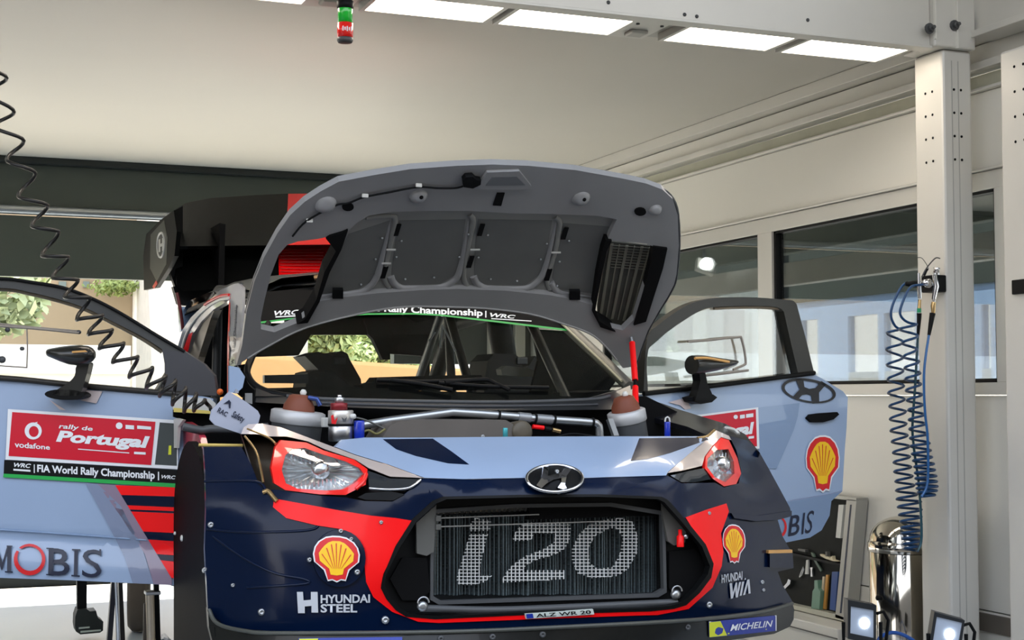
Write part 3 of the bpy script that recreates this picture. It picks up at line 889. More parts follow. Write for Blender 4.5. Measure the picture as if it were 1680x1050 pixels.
for px, py in ((692, 994), (1107, 975)):
    p = atY(px, py, GY - 0.05)
    MB().lathe(p, (0, -1, 0), [(0.014, 0), (0.014, 0.012), (0.006, 0.015), (0, 0.015)], 12).build('quick_release', SILVER, gr)
    MB().tube([p + Vector((0.016 * math.cos(a), -0.014, 0.010 + 0.016 * math.sin(a))) for a in np.linspace(0, math.pi, 9)], 0.0025, 6).build('pull_ring', STEEL, gr)
p = atY(1116, 880, GY - 0.04)
MB().lathe(p + Vector((0, 0, -0.03)), (0, 0, 1), [(0.011, 0), (0.011, 0.03), (0.006, 0.034), (0.006, 0.05), (0, 0.05)], 12).build('red_tow_loop', RED, gr)
MB().lathe(p + Vector((0.016, 0, 0)), (0, -1, 0), [(0.007, 0), (0.007, 0.01), (0, 0.01)], 10).build('cap', STEEL, gr)
# radiator core: pleated fins
core = patch('radiator', [CORE], on_axis(1, lambda x, y: GY + 0.085 + 0 * x), mat('core back', (22, 26, 28), 0.6), gr, step=None, thick=0.03, smooth=False)
fin = MB()
for k in range(66):
    x = 714 + k * 5.75
    if x > 1087: break
    a = atY(x, 845 + (abs(x - 900) / 190) * 0, GY + 0.05); b = atY(x - 1, 976, GY + 0.05)
    dy = 0.012 * math.sin(k * 0.9) + (0.016 if x > 866 else 0)
    fin.box(((a.x + b.x) / 2, GY + 0.062 + dy, (a.z + b.z) / 2), (0.0035, 0.03, a.z - b.z))
o = fin.build('fins', mat('dark fin metal', (98, 112, 116), 0.4, metal=0.3, var=0.25, scale=9), core); o['kind'] = 'stuff'
a = atY(712, 842, GY + 0.05); b = atY(858, 836, GY + 0.05)
m = MB()
for k in range(18):
    q = a + (b - a) * (k / 17); m.box((q.x, q.y - 0.01, q.z + 0.012), (0.008, 0.03, 0.03), Matrix.Rotation(0.25, 3, 'Y'))
o = m.build('upper_core', mat('dark core', (38, 40, 40), 0.5), core); o['kind'] = 'stuff'
a = atY(866, 836, GY + 0.03); b = atY(1088, 846, GY + 0.03)
MB().span((a.x, GY + 0.02, a.z + 0.01), (b.x, GY + 0.05, b.z + 0.002)).build('dark_duct', MATTE, core)
# the number woven in white wires: lattice clipped to the digits
DIG = [c8([(300, 450), (378, 460), (372, 512), (268, 516), (285, 455)]), c8([(272, 528), (360, 528), (322, 690), (322, 735), (382, 733), (345, 765), (282, 780), (215, 775), (205, 748), (238, 640)]),
       c8([(540, 473), (745, 470), (770, 490), (762, 560), (740, 600), (690, 630), (600, 655), (548, 682), (535, 706), (735, 706), (735, 750), (428, 768), (442, 728), (482, 680), (540, 640), (640, 600), (685, 570), (695, 525), (590, 523), (572, 560), (480, 563), (500, 510)]),
       c8([(945, 455), (1020, 450), (1075, 470), (1098, 540), (1095, 620), (1050, 700), (1000, 735), (870, 745), (800, 720), (775, 660), (775, 600), (810, 530), (860, 480)])]
HOLE = c8([(960, 500), (1000, 503), (1025, 550), (1010, 630), (975, 690), (900, 700), (862, 670), (855, 600), (885, 540)])


def cuts(P, ax, v):
    r = []
    for i in range(len(P)):
        a, b = P[i], P[(i + 1) % len(P)]
        if (a[ax] - v) * (b[ax] - v) < 0:
            t = (v - a[ax]) / (b[ax] - a[ax]); r.append(a[1 - ax] + t * (b[1 - ax] - a[1 - ax]))
    return r


wire = MB()
gy_ = GY + 0.022
for ax, lo, hi, st in ((0, 740, 1060, 6.6), (1, 845, 970, 5.6)):
    v = lo
    while v < hi:
        for di, P in enumerate(DIG):
            c = cuts(P, ax, v)
            if di == 3: c += cuts(HOLE, ax, v)
            c.sort()
            for i in range(0, len(c) - 1, 2):
                A, B_ = ((v, c[i]), (v, c[i + 1])) if ax == 0 else ((c[i], v), (c[i + 1], v))
                if abs(c[i] - c[i + 1]) > 1.0: wire.bar(atY(*A, gy_), atY(*B_, gy_), 0.0032, 0.002)
        v += st
o = wire.build('woven_number', mat('white wire', (214, 216, 214), 0.5), gr); o['kind'] = 'stuff'
net = MB()
for k in range(70):
    x = 714 + k * 5.4
    if x < 1088: net.bar(atY(x, 846, gy_ + 0.004), atY(x, 974, gy_ + 0.004), 0.0007)
for k in range(23):
    y = 848 + k * 5.6
    net.bar(atY(713, y, gy_ + 0.004), atY(1088, y, gy_ + 0.004), 0.0007)
o = net.build('black_mesh', mat('thin black mesh', (26, 28, 28), 0.6), gr); o['kind'] = 'stuff'
for ya, yb, xe in ((850, 844, 884), (864, 855, 1000)):
    st_ = MB(); st_.bar(atY(720, ya, GY - 0.015), atY(xe, yb, GY + 0.0), 0.006, 0.003); st_.build('cable_tie', mat('clear grey tie', (150, 150, 145), 0.4), gr)
    p = atY(718, ya + 0.5, GY - 0.02); MB().box(p, (0.016, 0.016, 0.016), None, 0.002).build('tie_head', GREYM, gr)
# number plate tucked in the lower edge
pl = front('number_plate', [[(862, 1007), (973, 999.5), (975, 1008), (864, 1015.5)]], mat('plate white', (206, 214, 206), 0.4), car, step=None, thick=0.01, off=0.014, smooth=False)
print_on('plate_band', [poly([[(863, 1007.5), (874, 1006.7), (875.5, 1014), (864.5, 1014.8)]])], SF, BLUEP, pl, 0.016)
print_on('plate_lettering', [tx('ALZ WR 20', ((879, 1007), (969, 1001), (970, 1007), (880, 1013)), 0.02)], SF, BLACK, pl, 0.016)

# ---- splitter below the bumper
SPL = tps([(341, 1005, 4.16), (461, 1045, 3.90), (600, 1055, 3.76), (720, 1050, 3.70), (900, 1045, 3.66), (1140, 1030, 3.74), (1250, 1020, 3.98), (1300, 1010, 4.20), (345, 1060, 4.12), (700, 1080, 3.68), (1100, 1060, 3.72), (1290, 1040, 4.18), (400, 1040, 4.0)])
spl = patch('splitter', [[(341, 998), (355, 1023), (390, 1033), (461, 1039), (720, 1037), (900, 1030), (1140, 1017), (1250, 1004), (1300, 990), (1303, 1000), (1302, 1016), (1296, 1028), (1270, 1040), (1200, 1050), (1100, 1060), (900, 1072), (700, 1080), (500, 1082), (400, 1076), (350, 1058), (343, 1030)]],
    surfY(SPL), CARBON, car, step=16, thick=0.03)
SS = surfY(SPL)
ribbon('splitter_edge', [(343, 1000), (357, 1023), (400, 1035), (461, 1039), (720, 1037), (900, 1030), (1140, 1017), (1250, 1004), (1300, 990)], 0.006, mat('grey rubber edge', (70, 72, 66), 0.4), spl, surf=SS, off=0.004)
for px, py in ((723, 1048), (890, 1041), (808, 1045), (1128, 1029)): stud(px, py, .009, GREYD, SS, spl)
st = patch('tyre_sticker', [[(1162.5, 1020), (1274, 1009.5), (1274, 1035), (1163.5, 1046)]], SS, BLUEP, spl, step=8, thick=0.001, off=0.008, smooth=False)
print_on('sticker_yellow', [poly([[(1163.5, 1021), (1182, 1019), (1193, 1042.5), (1164, 1045.5)]]), poly([[(1194, 1038.5), (1258, 1031.5), (1258, 1033.2), (1194, 1040.5)]])], SS, LIME, spl, 0.010)
print_on('sticker_white', [tx('MICHELIN', ((1199, 1024.5), (1268, 1017.5), (1268, 1028), (1198, 1035.5)), 0.015, 0.25), poly([[(1163, 1019.8), (1274, 1009.3), (1274, 1010.8), (1163, 1021.3)]]), poly([[(1272.5, 1010), (1274, 1010), (1274, 1035), (1272.5, 1035)]])], SS, WHITE, spl, 0.012)
st2 = patch('lower_sticker', [[(490, 1047), (660, 1045), (660, 1060), (490, 1062)]], SS, BLUEP, spl, step=8, thick=0.001, off=0.008, smooth=False)
print_on('lower_sticker_yellow', [poly([[(491, 1048), (522, 1047.6), (520, 1059), (491, 1060)]])], SS, LIME, spl, 0.010)

# ---- left wheel arch, fender top and what shows behind it
XA = 0.742
SA = on_axis(0, lambda x, y: XA + 0 * x)
SA2 = on_axis(0, lambda x, y: XA + 0.03 + 0 * x)
arch = patch('wheel_arch', [curve([(285, 1080), (285, 960), (285, 850), (288, 790), (297, 745), (309, 724), (320, 735), (331, 768), (337, 820), (338, 900), (341, 990), (352, 1030), (352, 1080)], 4)[:-1] + [(352, 1080)]], SA, mat('matte arch plastic', (9, 9, 10), 0.7, var=0.2, spec=0.1), car, step=20, thick=0.02, tdir=(1, 0, 0))
for px, py, r in ((299, 883, .010), (335, 936, .007), (288, 875, .006)): 
    p = Vector(SA(px, py)[0]); MB().lathe(p, (-1, 0, 0), [(r, -0.002), (r, 0.004), (r * .5, 0.006), (0, 0.006)], 10).build('bolt', WHITEP, arch)
patch('fender_top', [[(286, 690), (305, 692), (318, 700), (327, 716), (332, 735), (334, 790), (338, 860), (331, 768), (320, 735), (309, 724), (297, 742), (289, 770), (286, 740)]], SA2, mat('rose red fender', (196, 60, 78), 0.3, coat=0.6), car, step=12, thick=0.02, tdir=(1, 0, 0))
patch('fender_edge', [[(284, 688), (289, 686), (300, 689), (292, 700), (289, 735), (285, 735)]], SA, WHITEP, car, step=None, thick=0.01, tdir=(1, 0, 0), smooth=False)
patch('fender_cavity', [[(285, 668), (400, 668), (402, 735), (330, 738), (322, 712), (305, 690), (285, 684)]], on_axis(1, lambda x, y: 4.86 + 0 * x), MATTE, car, step=None, thick=0.02, smooth=False)
patch('hinge_plate', [[(283, 649), (345, 654), (354, 662), (353, 676), (320, 677), (284, 672)]], on_axis(1, lambda x, y: 4.82 + 0 * x), WHITEP, car, step=None, thick=0.02, smooth=False)
patch('yellow_tape', [[(285, 669), (345, 674), (345, 679), (285, 676)]], on_axis(1, lambda x, y: 4.81 + 0 * x), mat('pale yellow tape', (230, 208, 110), 0.6), car, step=None, thick=0.002, smooth=False)
MB().tube([atY(x, y, 4.6) for x, y in curve([(300, 700), (330, 706), (345, 704), (400, 704), (440, 700)], 4)], 0.013, 8).build('inner_pipe', GREYD, car)
MB().tube([atY(x, y, 4.42) for x, y in ((326, 730), (398, 731))], 0.005, 6).build('fender_seal', mat('yellow seal', (216, 186, 100), 0.5), car)
# ---- tag hanging on the left front corner
TS = on_axis(1, lambda x, y: 4.40 + 0 * x)
tg = patch('folded_flap', [[(376, 642), (405, 660), (423, 674), (427, 682), (424, 694), (396, 712), (352, 697), (344, 688), (347, 673), (360, 660)]], TS, mat('pale grey flap', (166, 172, 188), 0.45), car, step=14, thick=0.01)
print_on('flap_print', [tx('RAC', ((360, 668), (375, 677), (371, 684), (356, 676)), 0.02), tx('Safety', ((385, 674), (403, 684), (398, 696), (377, 686)), 0.02), poly([[(366, 663), (376, 656), (379, 660), (378, 670), (376, 670), (375, 662)]])], TS, DBLUE, tg, 0.003)
patch('pillar_foot', [[(376, 600), (392, 603), (402, 618), (398, 636), (387, 646), (376, 643)]], on_axis(1, lambda x, y: 4.62 + 0 * x), BLUE, car, step=None, thick=0.02)
patch('lamp_bracket', [[(404, 645), (414, 645), (414, 663), (404, 660)]], on_axis(1, lambda x, y: 4.55 + 0 * x), SILVER, car, step=None, thick=0.02, smooth=False)
p = atY(361, 643, 4.85); MB().lathe(p, (0, -1, 0), [(0.011, 0), (0.009, 0.008), (0, 0.012)], 10).build('orange_lamp', mat('orange lens', (240, 110, 30), 0.3, coat=0.5), car)

# ---------------------------------------------------------------- bonnet, raised, seen from below
BON = tps([(480, 388, 4.42), (503, 345, 4.33), (553, 297, 4.24), (673, 277, 4.20), (809, 270, 4.18), (944, 279, 4.20), (1060, 300, 4.24), (1105, 326, 4.28), (1114, 403, 4.42), (1107, 465, 4.55), (1046, 592, 4.82),
           (397, 567, 4.80), (388, 598, 4.85), (504, 537, 4.72), (603, 512, 4.70), (760, 505, 4.70), (923, 531, 4.73), (1012, 591, 4.82), (640, 400, 4.48), (800, 400, 4.48), (950, 400, 4.48), (441, 460, 4.58), (750, 340, 4.34), (750, 470, 4.63)])
SBN = surfY(BON)
BOUT = [(388, 600), (397, 567), (404, 513), (417, 463), (433, 423), (455, 383), (476, 353), (500, 331), (526, 314), (556, 298), (615, 287), (673, 277.5), (751, 272), (809, 270), (867, 272), (944, 279), (1022, 293), (1060, 301), (1087, 311), (1104, 327),
        (1112, 353), (1114, 403), (1110, 450), (1106, 467), (1096, 486), (1080, 512), (1063, 542), (1051, 574), (1046, 591), (1036, 602), (1022, 604), (1012, 591), (992, 567), (967, 547), (923, 531), (868, 515), (794, 506), (720, 503.5), (664, 503.5), (603, 512), (504, 537), (442, 567), (407, 588)]
HL_ = [(541, 388), (521, 392), (489, 396), (471, 402), (457, 418), (444, 452), (434, 492), (428, 522), (428, 540), (450, 545), (487, 530), (514, 508), (519, 492), (532, 447), (551, 412), (564, 383)]
HR_ = [(1004, 395), (1040, 398), (1060, 400), (1074, 405), (1070, 425), (1058, 466), (1040, 524), (1022, 542), (1000, 537), (983, 527), (977, 508), (987, 453), (996, 412)]
PZ = [(570, 381), (585, 366), (605, 354), (640, 348), (690, 346), (770, 346), (836, 350), (905, 351), (980, 354), (1012, 360), (1000, 385), (992, 410), (982, 455), (972, 500), (940, 491), (900, 484), (830, 477), (751, 474), (690, 476), (620, 481), (560, 488), (525, 494), (537, 447), (556, 410)]
bon = patch('bonnet', [BOUT, HL_, HR_], surfY(BON, 0.028), HOODD, car, step=14, thick=0.012, tdir=(0, .6, .8))
bon['label'] = 'raised bonnet showing its dark grey underside'
def bn(name, loops, m, **k):
    k.setdefault('step', 14); k.setdefault('tdir', (0, .6, .8))
    return patch(name, loops, SBN, m, bon, **k)
bn('bonnet_frame', [BOUT, HL_, HR_, PZ], HOODG, thick=0.024)
# outer light skin edge
q = BOUT[2:30]
ribbon('bonnet_edge', q, 0.006, mat('dark hem', (46, 48, 50), 0.4), bon, surf=surfY(BON, 0.02), cn=3)
ribbon('pale_edge', BOUT[31:43], 0.0035, mat('pale grey hem', (150, 150, 148), 0.4), bon, surf=SBN, off=0.003, cn=4)
# vent lips (deep black side walls)
bn('vent_lip', [[(571, 378), (562, 382), (541, 388), (535, 392), (551, 412), (532, 447), (519, 492), (500, 524), (487, 532), (505, 530), (524, 496), (541, 447), (560, 410)]], MATTE, thick=0.05, off=0.012)
bn('vent_lip', [[(994, 394), (1004, 395), (996, 412), (987, 453), (977, 508), (983, 527), (1000, 537), (1010, 545), (985, 537), (972, 512), (980, 453), (988, 412)]], MATTE, thick=0.05, off=0.012)
bn('vent_lip', [[(1072, 405), (1095, 408), (1088, 440), (1072, 490), (1060, 528), (1040, 534), (1056, 480), (1068, 430)]], MATTE, thick=0.03, off=0.010)
patch('vent_panel', [[(1000, 396), (1072, 404), (1056, 470), (1036, 530), (1010, 542), (980, 522), (980, 500), (990, 440)]], surfY(BON, 0.06), mat('dark vent panel', (74, 74, 66), 0.5, var=0.2, scale=14), bon, step=None, thick=0.006, tdir=(0, .6, .8))
m = MB()
for k in range(6):
    t = k / 5; m.bar(on_axis(1, BON(1004 + 62 * t, 400 + 6 * t) + .055)(1004 + 62 * t, 400 + 6 * t)[0], on_axis(1, BON(985 + 48 * t, 520 + 8 * t) + .055)(985 + 48 * t, 520 + 8 * t)[0], 0.004 if k % 2 else 0.010, 0.003)
for k in range(9):
    y = 402 + k * 4.5; m.bar(on_axis(1, BON(1002, y) + .053)(1002, y)[0], on_axis(1, BON(1068, y + 5) + .053)(1068, y + 5)[0], 0.0016)
o = m.build('vent_mesh', mat('grey mesh', (120, 118, 104), 0.5), bon); o['kind'] = 'stuff'
# pressed ridges between panels and the bright U-shaped beads
for pts in ([(522, 487), (548, 484), (590, 478), (607, 468), (618, 452), (622, 440), (634, 390), (640, 362)], [(640, 452), (645, 463), (658, 471), (690, 472), (722, 470), (742, 461), (753, 445), (764, 392), (768, 362)],
            [(776, 452), (782, 464), (796, 471), (826, 473), (862, 472), (880, 462), (892, 444), (906, 392), (912, 364)], [(903, 462), (915, 478), (940, 483), (974, 487)]):
    k = 4 if pts[0][0] != 640 and pts[0][0] != 776 and pts[0][0] != 903 else 0
    ribbon('pressed_bead', pts, [0.013] * (len(curve(pts, 5)) - 12) + list(np.linspace(.013, .002, 12)) if len(curve(pts, 5)) > 14 else 0.012, HOODG, bon, surf=surfY(BON, 0.030), n=8)
for pts in ([(600, 356), (640, 353), (648, 362), (640, 400), (630, 450), (638, 470)], [(770, 351), (776, 362), (768, 400), (760, 450), (768, 472)], [(910, 355), (918, 368), (908, 420), (896, 452), (902, 474)]):
    ribbon('pressed_ridge', pts, 0.010, HOODD, bon, surf=surfY(BON, 0.030), n=8)
for i, pts in enumerate(([(572, 384), (640, 362), (634, 392), (616, 458), (588, 474), (526, 484), (540, 447)], [(655, 362), (764, 360), (752, 448), (722, 466), (660, 468), (642, 452), (648, 400)], [(784, 360), (906, 362), (892, 446), (862, 468), (796, 468), (778, 452), (780, 400)], [(924, 366), (1000, 372), (988, 420), (974, 482), (918, 474), (906, 456), (914, 410)])):
    patch('recessed_panel', [pts], surfY(BON, 0.0265), mat('dark panel', (98, 99, 96), 0.55, var=0.08), bon, step=16, thick=0.001, tdir=(0, .6, .8))
bn('latch_plate', [[(783, 307), (799, 283), (852, 281), (872, 306), (868, 311), (786, 311)]], HOODG, thick=0.02, off=0.018)
bn('latch_recess', [[(797, 305), (808, 291), (848, 290), (862, 304)]], mat('pale grey plate', (100, 102, 104), 0.45), thick=0.004, off=0.021)
ribbon('release_cable', c4([(0, 330), (60, 265), (180, 200), (235, 190), (300, 165), (400, 145), (530, 122), (620, 126), (700, 124), (750, 105)]), 0.0035, BLACK, bon, surf=SBN, off=0.012)
bn('latch', [c4([(722, 95), (735, 80), (765, 78), (780, 92), (800, 95), (798, 112), (765, 128), (725, 122)])], BLACK, thick=0.02, off=0.03, step=None)
for x, y in ((303, 160), (68, 265), (530, 116)):
    px, py = c4([(x, y)])[0]; p = Vector(SBN(px, py)[0]) + Vector((0, -0.012, 0))
    MB().box(p, (0.020, 0.008, 0.012), None, 0.002).build('clip', WHITEP, bon)
for x, y, r in ((535, 155, .026), (1225, 165, .028), (140, 190, .030), (1540, 215, .020)):
    px, py = c4([(x, y)])[0]; p = Vector(SBN(px, py)[0]); n = Vector((0, -.8, -.5)).normalized()
    MB().lathe(p, n, [(r * 1.2, -0.004), (r, 0.006), (r * .75, 0.014), (r * .4, 0.017), (0, 0.017)], 16).build('dimple', HOODG, bon)
    if y < 170: MB().lathe(p + n * 0.016 + Vector((0.004, 0, 0)), n, [(0.007, 0), (0.006, 0.003), (0, 0.003)], 10).build('hole_rim', MATTE, bon)
def slot(x, y, w, h, s=8):
    bn('slot', [c4([(x - w + s, y - h), (x + w + s, y - h), (x + w - s, y + h), (x - w - s, y + h)])], MATTE, thick=0.006, off=0.006, step=None)
for x, y in ((445, 305), (800, 305), (1155, 320), (390, 485), (755, 440), (1085, 495)): 
    bn('slot', [c4([(x - 2, y - 24), (x + 17, y - 24), (x + 2, y + 24), (x - 17, y + 24)])], MATTE, thick=0.004, off=-0.016, step=None)
bn('slot', [c4([(868, 148), (900, 148), (885, 202), (850, 200)])], MATTE, thick=0.006, off=0.006, step=None)
for x, y in ((235, 207), (1475, 227)):
    bn('slot', [c4(ell(x, y, 25, 17, 14))], MATTE, thick=0.006, off=0.006, step=None)
for x, y in ((195, 575), (1200, 580)):
    bn('black_tab', [c4([(x - 24, y - 18), (x + 20, y - 18), (x + 20, y + 20), (x - 26, y + 20)])], BLACK, thick=0.01, off=0.006, step=None)
for x, y in ((418, 388), (775, 388), (1118, 400), (398, 446)):
    bn('white_mark', [c4([(x - 20, y - 3), (x + 20, y - 3), (x + 20, y + 3), (x - 20, y + 3)])], WHITEP, thick=0.002, off=-0.014, step=None)
for x, y in ((380, 338), (462, 350), (352, 428), (440, 418), (745, 322), (828, 325), (707, 418), (788, 420), (1078, 362), (1172, 350), (1052, 428), (1132, 438), (478, 512), (600, 505), (840, 512), (952, 520), (1122, 540), (290, 535), (122, 555)):
    px, py = c4([(x, y)])[0]; stud(px, py, 0.0035, SILVER, surfY(BON, 0.02), bon, 'rivet')
# gas strut and the left hinge arm
gs = [on_axis(1, v)(x, y)[0] for x, y, v in ((1034, 545, 4.76), (1037, 562, 4.74), (1042, 624, 4.66), (1043, 668, 4.58))]
MB().tube([gs[0], gs[1]], 0.006, 8).build('strut_end', STEEL, car)
MB().tube([gs[1], gs[2]], 0.011, 10).tube([gs[2] + (gs[3] - gs[2]) * .25, gs[3]], 0.011, 10).build('bonnet_strut', RED, car)
MB().tube([gs[2], gs[2] + (gs[3] - gs[2]) * .3], 0.007, 8).build('strut_rod', BLACK, car)

# ---------------------------------------------------------------- engine bay
EB = lambda Y: on_axis(1, lambda x, y: Y + 0 * x)
patch('firewall', [[(400, 650), (1060, 650), (1160, 700), (1168, 760), (395, 760)]], EB(4.66), MATTE, car, step=None, thick=0.02, smooth=False)
MB().span((1.0, 4.2, 0.74), (2.36, 4.66, 0.76)).build('bay_floor', MATTE, car)
cowl = patch('cowl', [[(420, 636), (445, 646), (480, 652), (560, 656), (800, 659), (960, 655), (1015, 640), (1034, 632), (1038, 668), (1000, 672), (740, 674), (560, 668), (420, 660)]], tps_s := surfY(tps([(430, 640, 4.72), (560, 656, 4.62), (800, 659, 4.58), (1015, 640, 4.68), (1036, 668, 4.62), (740, 674, 4.5), (430, 660, 4.62), (560, 668, 4.54)])), mat('grey black cowl', (34, 36, 38), 0.35, coat=0.3), car, step=16, thick=0.02)
ribbon('cowl_lip', [(470, 650), (560, 656), (800, 660), (960, 656), (1000, 650)], 0.007, GREYD, cowl, surf=tps_s, off=0.004)
ribbon('cowl_lip', [(520, 661), (640, 665), (800, 667), (980, 664)], 0.006, mat('grey lip', (52, 54, 58), 0.4), cowl, surf=tps_s, off=0.004)
def can(name, px, y0, y1, r, Y, m, parent=None, n=20, tilt=(0, 0)):
    a = atY(px, y1, Y); b = atY(px, y0, Y); h = b.z - a.z
    return MB().lathe(a, (tilt[0], tilt[1], 1), [(r * .9, 0), (r, h * .04), (r, h * .94), (r * .93, h), (0, h)], n).build(name, m, parent or car)
# strut towers
for (px, py, tl, nm) in ((489, 681, (0.10, -0.06), 'left'), (1028, 680, (-0.22, -0.06), 'right')):
    c = atY(px, py, 4.50); ax = Vector((tl[0], tl[1], 1)).normalized()
    r = 0.085 if nm == 'left' else 0.066
    t = MB().lathe(c, ax, [(r * .96, -0.028), (r, -0.024), (r, 0.010), (r * .9, 0.014), (r * .55, 0.014), (0, 0.012)], 26).build('strut_tower', mat('pale cast metal', (188, 188, 188), 0.42, metal=0.25), car)
    MB().lathe(c, ax, [(r * .9, -0.12), (r * .93, -0.022)], 22).build('tower_skirt', GREYD, t)
    MB().lathe(c, ax, [(0.050, 0.012), (0.048, 0.03), (0.040, 0.045), (0.034, 0.06), (0.022, 0.064), (0, 0.064)], 18).build('boot', BROWN, t)
    MB().lathe(c + ax * 0.064 + Vector((0.008, 0, 0)), ax, [(0.009, 0), (0.011, 0.008), (0.006, 0.016), (0, 0.017)], 10).build('ball', WHITEP, t)
    if nm == 'left':
        MB().tube([c + Vector((0.025, -0.03, 0.055)), c + Vector((0.05, -0.04, 0.05)), c + Vector((0.06, -0.04, 0.03))], 0.008, 8).build('blue_fitting', mat('blue anodised', (60, 80, 140), 0.3, metal=0.6), t)
        MB().box(atY(533, 693, 4.40), (0.018, 0.03, 0.03), None, 0.003).build('clamp_block', WHITEP, t)
    else:
        MB().bar(atY(1000, 688, 4.45), atY(1010, 716, 4.42), 0.022, 0.012).build('brace', SILVER, t)
# reservoir on the left
rs = can('reservoir', 559, 698, 724, 0.0375, 4.32, STEEL)
can('upper_can', 559, 673, 696, 0.0385, 4.32, mat('pale metal', (196, 192, 186), 0.3, metal=0.5), rs)
can('black_band', 559, 695, 698.5, 0.0392, 4.32, BLACK, rs)
can('red_cap', 556, 661, 673, 0.026, 4.32, mat('dark red cap', (130, 34, 40), 0.35, metal=0.3), rs)
can('nozzle', 557, 652, 661, 0.015, 4.32, STEEL, rs); can('nozzle_tip', 557, 648, 653, 0.007, 4.32, CHROME, rs)
SRF = EB(4.278)
print_on('red_marking', [poly([[(543, 682), (547, 680), (549, 690), (554, 684), (551, 696), (544, 695)]])], SRF, SHELLR, rs, 0.002)
print_on('dark_marking', [poly([[(560, 684), (565, 688), (570, 683), (567, 692), (563, 692)]])], SRF, GREYD, rs, 0.002)
p = atY(577, 683, 4.29); MB().lathe(p, (0.5, -1, 0), [(0.008, 0), (0.008, 0.012), (0, 0.013)], 10).build('side_fitting', WHITEP, rs)
for px, y0, y1, r, n_ in ((589, 690, 724, .0165, 'left'), (1095, 692, 722, .010, 'right')):
    b = can('blue_bottle', px, y0, y1, r, 4.30, mat('blue bottle', (24, 52, 176), 0.3, coat=0.5))
    if n_ == 'right': MB().tube([atY(px - 4, 692, 4.3), atY(px - 3, 686, 4.3), atY(px, 684, 4.3), atY(px + 3, 686, 4.3), atY(px + 4, 692, 4.3)], 0.003, 6).build('hook', WHITEP, b)
# pipes, engine cover and fittings
MB().tube([atY(x, y, 4.42) for x, y in ((580, 700), (640, 690), (742, 676), (790, 679), (852, 684))], 0.0135, 12).build('intake_pipe', SILVER, car)
pp = MB().tube([atY(x, y, 4.42) for x, y in curve([(868, 686), (910, 689), (968, 693), (980, 697), (983, 704), (984, 722)], 5)], 0.0140, 12).build('intake_pipe', SILVER, car)
MB().tube([atY(x, y, 4.42) for x, y in ((850, 684), (870, 686))], 0.0165, 12).tube([atY(x, y, 4.42) for x, y in ((879, 687), (905, 689))], 0.0165, 12).build('hose_joint', mat('silver hose', (150, 152, 154), 0.4, metal=0.5), pp)
for x, y in ((816, 681.5), (876, 687), (907, 689.5), (970, 693.5)):
    a = atY(x, y, 4.42); MB().tube([a, a + Vector((0.006, 0, -0.001))], 0.0185, 12).build('hose_clamp', BLACK, pp)
patch('engine_cover', [[(625, 722), (640, 698), (655, 691), (690, 688), (830, 689), (842, 696), (848, 722)]], EB(4.32), mat('grey brown cover', (96, 90, 84), 0.55, var=0.08), car, step=14, thick=0.18)
can('cyan_fitting', 829, 702, 717, .008, 4.26, mat('cyan fitting', (80, 180, 190), 0.3, metal=0.4))
c = atY(857, 708, 4.32); MB().lathe(c, (0.1, -1, 0.1), [(0.036, -0.06), (0.036, 0), (0.030, 0.006), (0.012, 0.008), (0, 0.008)], 20).build('round_canister', mat('olive brown can', (84, 76, 62), 0.5), car)
MB().tube([atY(874, 700, 4.38), atY(892, 702, 4.38)], 0.0075, 10).build('red_hose', RED, car)
MB().tube([atY(893, 703, 4.38), atY(904, 705, 4.38)], 0.009, 10).build('hose_end', BLACK, car)
MB().tube([atY(906, 705, 4.38), atY(919, 708, 4.38)], 0.008, 10).build('brass_end', mat('brass trim', (0, 0, 0)), car)
MB().tube([atY(x, y, 4.34) for x, y in curve([(576, 684), (596, 688), (620, 698), (634, 706)], 5)], 0.003, 6).build('thin_line', GREYM, car)
MB().tube([atY(x, y, 4.30) for x, y in curve([(590, 712), (604, 706), (618, 712), (632, 704)], 5)], 0.004, 6).build('wiring', mat('olive wiring', (110, 104, 60), 0.6), car)
MB().tube([atY(x, y, 4.34) for x, y in curve([(900, 722), (935, 712), (975, 716), (1020, 722)], 5)], 0.004, 6).build('wiring', BLACK, car)
# right wing top
FRT = surfY(tps([(1050, 652, 4.85), (1110, 672, 4.70), (1190, 695, 4.45), (1246, 742, 4.28), (1175, 706, 4.20), (1165, 718, 4.2), (1100, 715, 4.36), (1060, 700, 4.6), (1208, 738, 4.2)]))
fr_ = patch('fender_top', [[(1042, 650), (1075, 658), (1112, 671), (1150, 683), (1190, 695), (1222, 712), (1247, 743), (1225, 724), (1208, 736), (1196, 715), (1175, 706), (1160, 714), (1128, 700), (1090, 690), (1062, 682), (1046, 672)]], FRT, mat('black fender inner', (20, 22, 28), 0.35, coat=0.4), car, step=14, thick=0.02, tdir=(0, .6, -.8))
ribbon('fender_strip', [(1190, 702), (1204, 705), (1212, 712)], 0.006, WHITEP, fr_, surf=FRT, off=0.004)
# side of the body behind the visible corners
MB().span((2.545, 4.30, 0.75), (2.57, 4.86, 1.10), 0.01).build('flank', NAVY, car)
MB().span((0.74, 4.95, 0.72), (0.80, 6.6, 0.80), 0.015).build('sill', NAVY, car)
MB().span((2.50, 4.90, 0.72), (2.56, 6.6, 0.80), 0.015).build('sill', NAVY, car)
MB().span((0.80, 4.66, 0.72), (2.50, 7.6, 0.76), 0.01).build('floor_pan', MATTE, car)

